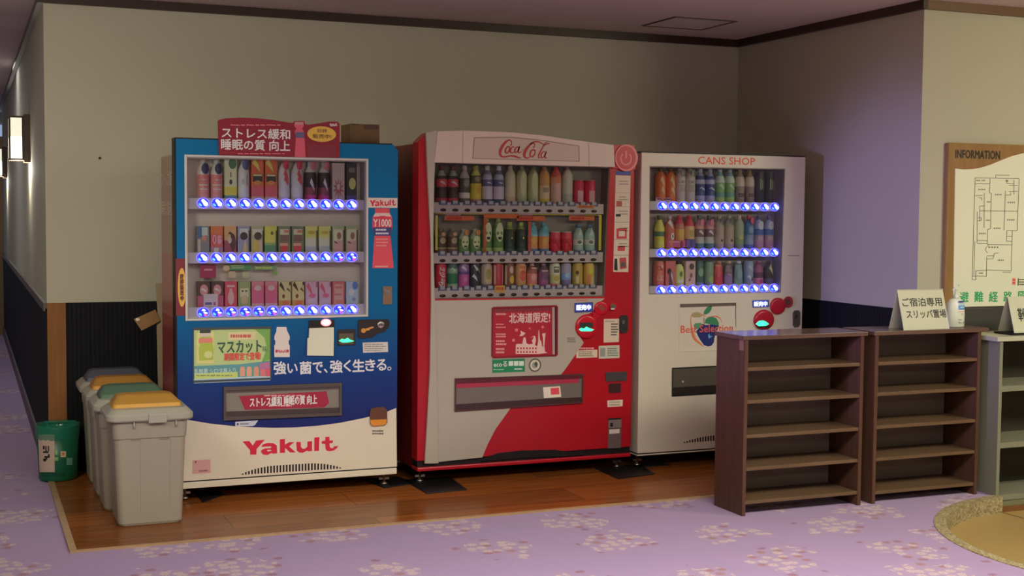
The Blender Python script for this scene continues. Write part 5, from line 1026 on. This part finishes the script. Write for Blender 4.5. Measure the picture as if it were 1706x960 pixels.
shoe_shelf('dark brown empty shoe shelf holding the paper sign and pump bottle', 4.281, 4.963, 1456, (607, 658, 713, 766.5, 822), 5.010)
# grey shelf standing in the sunken entrance
GS = mt(112, 112, 94, .45, 1.5); y0, y1, gx0, gx1 = 5.40, 5.70, 5.022, 6.1
t = thing('shoe_shelf', 'pale grey shoe shelf cut off by the right edge of the photo', 'shelf', (5.56, 5.55, KZ))
zt = P(1662, 562, y0)[1]
for xa in (gx0, gx1-0.022): mb = MB(); mb.box(xa, xa+0.022, y0+.004, y1, -0.03, zt-0.024, GS); mb.build('side_panel', t, bevel=.002)
for v in (648, 742, 829): z = P(1680, v, y0)[1]; mb = MB(); mb.box(gx0+.022, gx1-.022, y0+.008, y1-.01, z-.016, z+.014, GS); mb.build('shelf_board', t, bevel=.001)
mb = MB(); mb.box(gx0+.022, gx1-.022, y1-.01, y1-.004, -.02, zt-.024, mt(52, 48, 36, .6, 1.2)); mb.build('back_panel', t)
mb = MB(); mb.box(gx0-.024, gx1+.02, y0-.004, y1+.01, zt-.024, zt, mt(150, 150, 128, .4, 1.7)); mb.build('top_board', t, bevel=.003)
mb = MB(); mb.box(gx0+.0, gx1, y0-.02, y1, KZ+.03, -0.03, mt(84, 84, 60, .5, 2.2)); mb.box(gx0+.01, gx1, y0-.03, y1, KZ, KZ+.03, mt(84, 54, 26, .5, 2.2)); mb.build('plinth', t)

# ================================================================== signs and bottle on the shelves
def lean(mb, y0, z0, k):
    for v in mb.v: v.y += (v.z-z0)*k
def tent_sign(label, x0, x1, z0, h, y0, lines, base=None):
    t = thing('paper_sign', label, 'sign', ((x0+x1)/2, y0, z0), None)
    mb = MB(); mb.box(x0, x1, y0, y0+.002, z0, z0+h, mt(172, 172, 146, .75, 1.5)); lean(mb, y0, z0, .30); fr_ = mb.build('front_sheet', t)
    mb = MB(); mb.box(x0, x1, y0+.12, y0+.122, z0, z0+h, mt(168, 166, 140, .75, 1.5)); lean(mb, y0, z0, -.30); mb.build('back_sheet', t)
    mb = MB(); INK = mt(34, 34, 30, .6, 1.4)
    for s, u0, v0, u1, v1 in lines:
        xa, zb = P(u0, v0, y0+.03); xb, za = P(u1, v1, y0+.03); textm(mb, s, xa, za, xb, zb, y0-.0004, INK, .018)
    lean(mb, y0, z0, .30); mb.build('lettering', fr_)
    if base: mb = MB(); mb.box(x0-.02, x1, y0-.012, y0+.13, z0-.010, z0-.001, BLACK); mb.build('base_plate', t)
tent_sign('white folded paper sign with two lines of black writing, on brown shelf', 4.472, 4.768, 0.8895, 0.206, 5.50, [('ご宿泊専用', 1505.5, 497, 1571.5, 510), ('スリッパ置場', 1508.5, 517, 1574.5, 529)])
xq = P(1690, 551, 5.46)[0]
tent_sign('white paper sign on black base standing on the grey shelf, cut off', xq, xq+.30, zt+.012, 0.19, 5.46, [('靴', 1695.5, 514, 1713, 535)], True)
bx, by, bz = 4.868, 5.575, 0.889
t = thing('pump_bottle', 'white pump bottle with blue label beside the paper sign', 'bottle', (bx, by, bz))
def oval_loft(mb, cx, cy, cz, secs, M, n=24):
    b = len(mb.v)
    for z, rx, ry in secs: mb.add([(cx+rx*math.cos(2*math.pi*i/n), cy+ry*math.sin(2*math.pi*i/n), cz+z) for i in range(n)])
    for k in range(len(secs)-1):
        for i in range(n): mb.face([b+k*n+i, b+k*n+(i+1) % n, b+(k+1)*n+(i+1) % n, b+(k+1)*n+i], M, True)
    mb.face([b+i for i in reversed(range(n))], M); mb.face([b+(len(secs)-1)*n+i for i in range(n)], M)
PW = mt(152, 156, 142, .35)
mb = MB(); oval_loft(mb, bx, by, bz, [(0, .050, .032), (.006, .055, .036), (.08, .055, .036), (.125, .052, .034), (.147, .038, .026), (.154, .018, .016)], PW); body = mb.build('bottle_body', t)
mb = MB()
for u0, v0, u1, v1, c in ((1597,501.5,1607,504,(44,46,92)), (1598,505,1609,507,(120,150,170)), (1597,509,1609.5,511,(70,104,150)), (1597,511,1600,514,(70,104,150)), (1607,511,1609.5,514,(70,104,150)), (1598.5,511.2,1606.5,513.2,(110,170,190)), (1598,514,1609,516,(60,92,140)), (1596.5,519,1609,520,(165,110,110)), (1602,522.5,1604.5,525,(120,124,120)), (1596.5,532,1602,533.5,(110,114,106)), (1597,536.5,1608.5,538.5,(90,94,88))):
    xa, zb = P(u0, v0, by-.036); xb, za = P(u1, v1, by-.036); pts = [(xa+(xb-xa)*i/4, za) for i in range(5)]+[(xb-(xb-xa)*i/4, zb) for i in range(5)]
    q = [(x, by-.0365*math.sqrt(max(.05, 1-((x-bx)/.055)**2))-.0006, z) for x, z in pts]; b = mb.add(q); mb.face([b+i for i in range(len(q))], mt(*c))
mb.build('printed_label', body)
mb = MB(); mb.lathe([(.016, .154), (.016, .172), (.006, .174), (.006, .198), (.012, .200), (.012, .210), (.004, .212)], PW, bx, by, bz, 16); mb.tube([(bx, by, bz+.206), (bx-.022, by-.012, bz+.206), (bx-.036, by-.02, bz+.199)], [.006, .005, .004], PW); mb.build('pump_head', t)

# ================================================================== information board
yb = Y_FRONT-.03; bx0, bz1 = P(1581, 237.5, yb); bz0 = P(1585, 512.5, yb)[1]; bx1 = 6.4
t = thing('information_board', 'brown wooden information board with white evacuation floor plan, on the wall', 'notice board', ((bx0+bx1)/2, Y_FRONT, bz0))
mb = MB(); mb.box(bx0, bx1, yb, Y_FRONT-.001, bz0, bz1, M_BOARD); mb.build('board', t, bevel=.003)
mb = MB(); top = [P(u, v, yb) for u, v in ((1591,281),(1604,282.5),(1620,282),(1636,279),(1650,274.5),(1668,267),(1686,260),(1706,255),(1740,252))]
wx, wz = P(1591, 281, yb); mb.prism([(wx+.012, bz0+.002), (bx1-.03, bz0+.002), (bx1-.03, top[-1][1]+.02)]+top[::-1], yb-.003, yb, mt(172, 170, 136, .6)); ws = mb.build('plan_sheet', t)
mb = MB(); text(mb, 'INFORMATION', 1591.5, 249, 1666, 266, yb, mt(40, 27, 16, .5, 1.3), .055); mb.build('heading_lettering', t)
yq = yb-.003
GRN = mt(26, 112, 66, .5)
for i, ch in enumerate('避難経路図'): mb = MB(); u = 1598.8+24.3*i; text(mb, ch, u, 486-i*.15, u+14.8, 503.5-i*.15, yq, GRN, .03); mb.build('green_lettering', ws)
mb = MB(); LN = mt(70, 72, 54, .6, 1.6); C6 = lambda p: (1590+p[0]/4.36, 270+p[1]/4.36)
SEG = [[(150,115),(470,120),(455,500),(380,497)],[(150,115),(128,855)],[(300,115),(300,95),(400,97)],[(152,158),(258,158)],[(258,120),(255,225),(268,228),(262,485),(240,490),(238,600)],[(240,600),(420,602)],[(420,500),(412,790),(232,785)],[(235,690),(232,830),(155,828)],[(155,858),(155,790),(232,788)],[(148,575),(140,825)],[(166,360),(165,590),(240,592)],[(165,570),(240,572)],[(183,430),(185,320),(217,320)],[(217,225),(215,480)],[(150,245),(205,243)],[(370,210),(360,495)],[(182,355),(462,358)],[(380,125),(380,155),(435,158)],[(395,215),(460,213)],[(432,130),(432,235)],[(370,240),(408,240),(408,222)],[(395,170),(460,170)],[(380,540),(420,540)],[(380,500),(378,575),(420,577)],[(250,605),(232,618),(224,638),(240,662)],[(235,705),(280,703),(290,665),(320,660)],[(235,682),(285,682)],[(128,855),(155,857)],[(128,830),(155,830)],[(350,800),(410,802)],[(175,260),(200,262),(198,280)],[(172,405),(195,405),(195,425),(170,428)]]
for sg_ in SEG:
    for a, c in zip(sg_, sg_[1:]):
        (u0, v0), (u1, v1) = C6(a), C6(c); l = math.hypot(u1-u0, v1-v0); nx, ny = -(v1-v0)/l*.42, (u1-u0)/l*.42
        mb.pix([(u0+nx, v0+ny), (u1+nx, v1+ny), (u1-nx, v1-ny), (u0-nx, v0-ny)], yq, .0006, LN)
for a, b_, w_ in ((175,200,54),(296,237,52),(388,294,58),(384,421,58),(286,482,54),(180,520,52),(236,290,28),(230,424,30),(248,620,80),(315,714,48),(180,808,30),(160,134,30),(198,134,28),(372,138,22)):
    for k in range(4): u, v = C6((a+w_*k/4, b_)); mb.rect(u, v-1.1, u+w_/4.36*.13, v+1.1, yq, .0006, LN)
mb.build('floor_plan', ws)
mb = MB(); mb.rect(1686, 463, 1692, 475, yq, .0006, mt(176, 120, 104)); bars(mb, 1687, 464, 1691.5, 474, yq-.0006, mt(150, 50, 44), 2, .6, 3); mb.rect(1695.5, 464, 1697, 476, yq, .0006, LN); bars(mb, 1698, 464, 1716, 476, yq, LN, 3, .5, 9); mb.build('plan_legend', ws)
mb = MB(); mb.disc(1598, 474, 2.2, 2.4, yq, .004, PW, 12); mb.build('pin', ws)

# ================================================================== bins
def rrect(cx, cy, hx, hy, r, z, n=5):
    out = []
    for sx, sy, a in ((1, 1, 0), (-1, 1, 90), (-1, -1, 180), (1, -1, 270)):
        for i in range(n+1):
            t_ = math.radians(a+90*i/n); out.append((cx+sx*(hx-r)+r*math.cos(t_), cy+sy*(hy-r)+r*math.sin(t_), z))
    return out
def loft(mb, loops, M, cap0=True, cap1=True, sm=False):
    n = len(loops[0]); b = len(mb.v)
    for l in loops: mb.add(l)
    for k in range(len(loops)-1):
        for i in range(n): mb.face([b+k*n+i, b+k*n+(i+1) % n, b+(k+1)*n+(i+1) % n, b+(k+1)*n+i], M, sm)
    if cap0: mb.face([b+i for i in reversed(range(n))], M)
    if cap1: e = b+(len(loops)-1)*n; mb.face([e+i for i in range(n)], M)
BIN = mt(132, 125, 109, .5, 1.65); LID = mt(138, 136, 120, .4, 1.65); SEAM = mt(92, 84, 72, .6)
def bin_(label, cx, yf, c, c2):
    t = thing('recycling_bin', label, 'bin', (cx, yf+.16, .006), 'row of lidded recycling bins')
    cy = yf+.155
    mb = MB(); loft(mb, [rrect(cx, cy, .140, .125, .03, .006), rrect(cx, cy, .147, .131, .03, .02), rrect(cx, cy, .163, .143, .03, .418)], BIN)
    loft(mb, [rrect(cx, cy, .167, .147, .03, .418), rrect(cx, cy, .172, .151, .03, .505)], BIN); body_ = mb.build('bin_body', t, bevel=.003)
    mb = MB()
    for fx in (-.045, .085):
        b = mb.add([(cx+fx-.001, cy-.1312, .03), (cx+fx+.001, cy-.1312, .03), (cx+fx*1.06+.001, cy-.1435, .41), (cx+fx*1.06-.001, cy-.1435, .41)]); mb.face([b, b+1, b+2, b+3], SEAM)
        mb.box(cx+fx-.045, cx+fx, cy-.1462, cy-.144, .410, .416, SEAM)
    mb.build('moulded_seam', body_)
    mb = MB(); loft(mb, [rrect(cx, cy, .190, .165, .04, .500), rrect(cx, cy, .198, .170, .045, .508), rrect(cx, cy, .198, .170, .045, .530), rrect(cx, cy, .188, .160, .045, .540), rrect(cx, cy, .172, .142, .045, .556)], LID); lid = mb.build('lid', t, bevel=.002)
    mb = MB(); mb.box(cx-.012, cx+.072, cy-.176, cy-.164, .492, .536, LID); mb.build('latch', lid, bevel=.003)
    for fx in (-.075, .115): mb = MB(); mb.tube([(cx+fx, cy-.158, .500), (cx+fx, cy-.160, .470)], .004, LID); mb.build('hinge_clip', lid)
    mb = MB(); loft(mb, [rrect(cx-.005, cy+.0, .158, .085, .02, .552), rrect(cx-.005, cy+.0, .156, .080, .02, .572)], c)
    loft(mb, [rrect(cx-.005, cy+.0, .156, .080, .02, .572), rrect(cx-.010, cy+.012, .128, .052, .02, .606), rrect(cx-.010, cy+.012, .110, .040, .02, .612)], c2); mb.build('lid_flap', lid)
    mb = MB(); mb.box(cx+.09, cx+.118, cy+.105, cy+.13, .556, .572, mt(150, 146, 132)); mb.build('lid_knob', lid)
YB = mt(166, 122, 34, .45, 1.9); YT = mt(140, 104, 40, .45, 1.8)
bin_('front recycling bin, grey-white body with bright yellow lid flap', .784, 6.256, YB, YT)
bin_('second recycling bin from the front, with dark green lid flap', .757, 6.605, mt(46, 66, 48, .45), mt(50, 70, 54, .45))
bin_('third recycling bin from the front, with yellow-orange lid flap', .753, 6.954, mt(160, 110, 34, .45, 1.8), mt(136, 96, 38, .45, 1.7))
bin_('rearmost recycling bin against the dark panel, with dark blue-grey lid flap', .750, 7.303, mt(42, 44, 54, .45), mt(50, 52, 62, .45))
# green waste basket
cx, cy, h = .453, 7.556, .300
t = thing('waste_basket', 'round green waste basket with paper label at the wall corner', 'bin', (cx, cy, .004))
GB = mt(16, 80, 54, .35, 1.7); mb = MB(); mb.lathe([(.098, .009), (.101, .015), (.112, h), (.107, h), (.096, .02), (.001, .02)], GB, cx, cy, 0, 32, cap=False); mb.lathe([(.001, .009), (.098, .009)], GB, cx, cy, 0, 32, cap=False); bk = mb.build('basket_body', t)
mb = MB(); random.seed(7)
BAG = bpy.data.materials.new('thin_green_bag'); BAG.use_nodes = True; b_ = BAG.node_tree.nodes['Principled BSDF']; b_.inputs['Base Color'].default_value = (.03, .30, .18, 1); b_.inputs['Roughness'].default_value = .12; b_.inputs['Alpha'].default_value = .55
n = 48; bb = len(mb.v); prof = [(.1115, .232), (.1145, .262), (.1165, .295), (.1150, .309), (.108, .306), (.104, .27)]
for k, (r, z) in enumerate(prof): mb.add([(cx+(r+random.uniform(-.0015, .003)*(k < 4))*math.cos(2*math.pi*i/n), cy+(r+random.uniform(-.0015, .003)*(k < 4))*math.sin(2*math.pi*i/n), z+random.uniform(-.006, .006)) for i in range(n)])
for k in range(len(prof)-1):
    for i in range(n): mb.face([bb+k*n+i, bb+k*n+(i+1) % n, bb+(k+1)*n+(i+1) % n, bb+(k+1)*n+i], BAG, True)
mb.build('bin_liner', t)
def on_can(u, v, off=.0012):
    # a spot on the basket's curved wall, seen at u, v
    d = ray(u, v); r = .106+off; A = d.x**2+d.y**2; B = -2*(d.x*cx+d.y*cy); C = cx*cx+cy*cy-r*r; D_ = max(0, B*B-4*A*C); t_ = (-B-math.sqrt(D_))/(2*A); p = Vector((0, 0, CAM_H))+t_*d
    rr = .101+.011*max(0, p.z-.015)/.285+off+.0006; k = rr/math.hypot(p.x-cx, p.y-cy); return Vector((cx+(p.x-cx)*k, cy+(p.y-cy)*k, p.z))
def can_patch(mb, u0, v0, u1, v1, M, off=.0012, n=6):
    b = mb.add([on_can(u0+(u1-u0)*i/n, v0, off) for i in range(n+1)]+[on_can(u0+(u1-u0)*i/n, v1, off) for i in range(n+1)])
    for i in range(n): mb.face([b+i, b+i+1, b+n+2+i, b+n+1+i], M)
mb = MB(); can_patch(mb, 65, 724, 91, 787, mt(140, 122, 108, .7)); lb = mb.build('paper_label', bk)
mb = MB(); K2 = mt(30, 26, 24, .6, 1.5)
for a in ((72,743,75,749), (72,752,81,755), (76,743,78,755), (80,743,82,752), (83,757,80,761), (74,760,83,763), (72,764,77,769), (76,763,79,766)): can_patch(mb, min(a[0],a[2]), a[1], max(a[0],a[2]), a[3], K2, .002, 2)
mb.build('lettering', lb)
mb = MB()
for a, c in (((101,752,110,762),(150,140,104)), ((103,754,107,759),(140,84,52)), ((111,763,121,775),(70,110,92)), ((92,750,96,758),(104,140,84)), ((91,762,97,768),(90,130,84))): can_patch(mb, *a, mt(*c), .0016 if c[0] != 140 else .002, 3)
mb.build('printed_pattern', bk); mb = MB()
for k in range(9): can_patch(mb, 68+k*4.6, 788, 70+k*4.6, 794, mt(14, 40, 30), .0016, 1)
mb.build('printed_border', bk)

# ================================================================== cardboard
CB = mt(116, 88, 56, .75); CB2 = mt(100, 76, 50, .75, 1.8)
yc = 7.40; xa, za = P(259, 472, yc)
mb = MB(); mb.prism([(xa, za), (xa+.55, za-.03), (xa+.55, .03), (P(262, 640, yc)[0]+.012, .03), (P(261, 545, yc)[0], P(261, 545, yc)[1]), (xa+.01, P(259, 520, yc)[1])], yc, yc+.006, mt(110, 96, 76, .75)); 
t = thing('flattened_carton', 'flattened cardboard carton wedged behind the blue machine, flap sticking out', 'cardboard', (xa+.2, yc, .03)); mb.build('carton_sheet', t)
mb = MB(); q = [(*P(223, 532, 7.33), 7.33), (*P(259, 516, 7.385), 7.385), (*P(267, 535, 7.39), 7.39), (*P(236, 551, 7.34), 7.34)]
b = mb.add([(x, y, z) for x, z, y in q]+[(x, y+.005, z) for x, z, y in q])
for f in ((0,1,2,3),(7,6,5,4),(0,4,5,1),(1,5,6,2),(2,6,7,3),(3,7,4,0)): mb.face([b+i for i in f], CB)
fl = mb.build('carton_flap', t)
mb = MB(); mb.disc(229, 532.5, 4, 2.5, 7.335, .001, mt(160, 150, 130)); mb.build('tape', fl)
yq = 7.0; xl, zt2 = P(582.5, 206, yq); xr = P(632.5, 207, yq)[0]; d = ray(568, 206); ybk = min(7.275, xl*d.y/d.x); zb = 1.7635
t = thing('cardboard_box', 'brown cardboard box lying on top of the blue machine', 'box', ((xl+xr)/2, (yq+ybk)/2, zb))
mb = MB(); mb.box(xl, xr, yq, ybk, zb, zt2, CB2); bx_ = mb.build('box_body', t, bevel=.002)
mb = MB(); mb.rect(606, 207.5, 630.5, 216.5, yq, .0008, mt(64, 44, 36, .6)); mb.rect(586, 206.5, 598, 208.5, yq, .0008, mt(50, 38, 26, .6)); mb.rect(587, 216, 630, 217, yq, .0006, mt(90, 70, 40)); mb.rect(584, 233, 632, 233.8, yq, .0006, mt(80, 66, 34)); mb.build('box_print', bx_)
FILM = bpy.data.materials.new('clear_film'); FILM.use_nodes = True; b_ = FILM.node_tree.nodes['Principled BSDF']; b_.inputs['Base Color'].default_value = (.8, .78, .72, 1); b_.inputs['Roughness'].default_value = .08; b_.inputs['Alpha'].default_value = .10
mb = MB(); random.seed(12); xa, xb = P(594, 205, 7.1)[0], P(630, 205, 7.1)[0]; n = 9; b = len(mb.v)
for j in range(6):
    for i in range(n): f = i/(n-1); mb.add([(xa+(xb-xa)*f+random.uniform(-.01, .01), 7.06+.03*j+random.uniform(-.008, .008), zt2+.001+(.075*math.sin(math.pi*j/5)*(1-.6*f)+random.uniform(0, .018) if 0 < j < 5 else 0))])
for j in range(5):
    for i in range(n-1): mb.face([b+j*n+i, b+j*n+i+1, b+(j+1)*n+i+1, b+(j+1)*n+i], FILM)
setp(mb.build('plastic_film', org=((xa+xb)/2, 7.13, zt2)), 'crumpled clear plastic film on the cardboard box', 'plastic film')
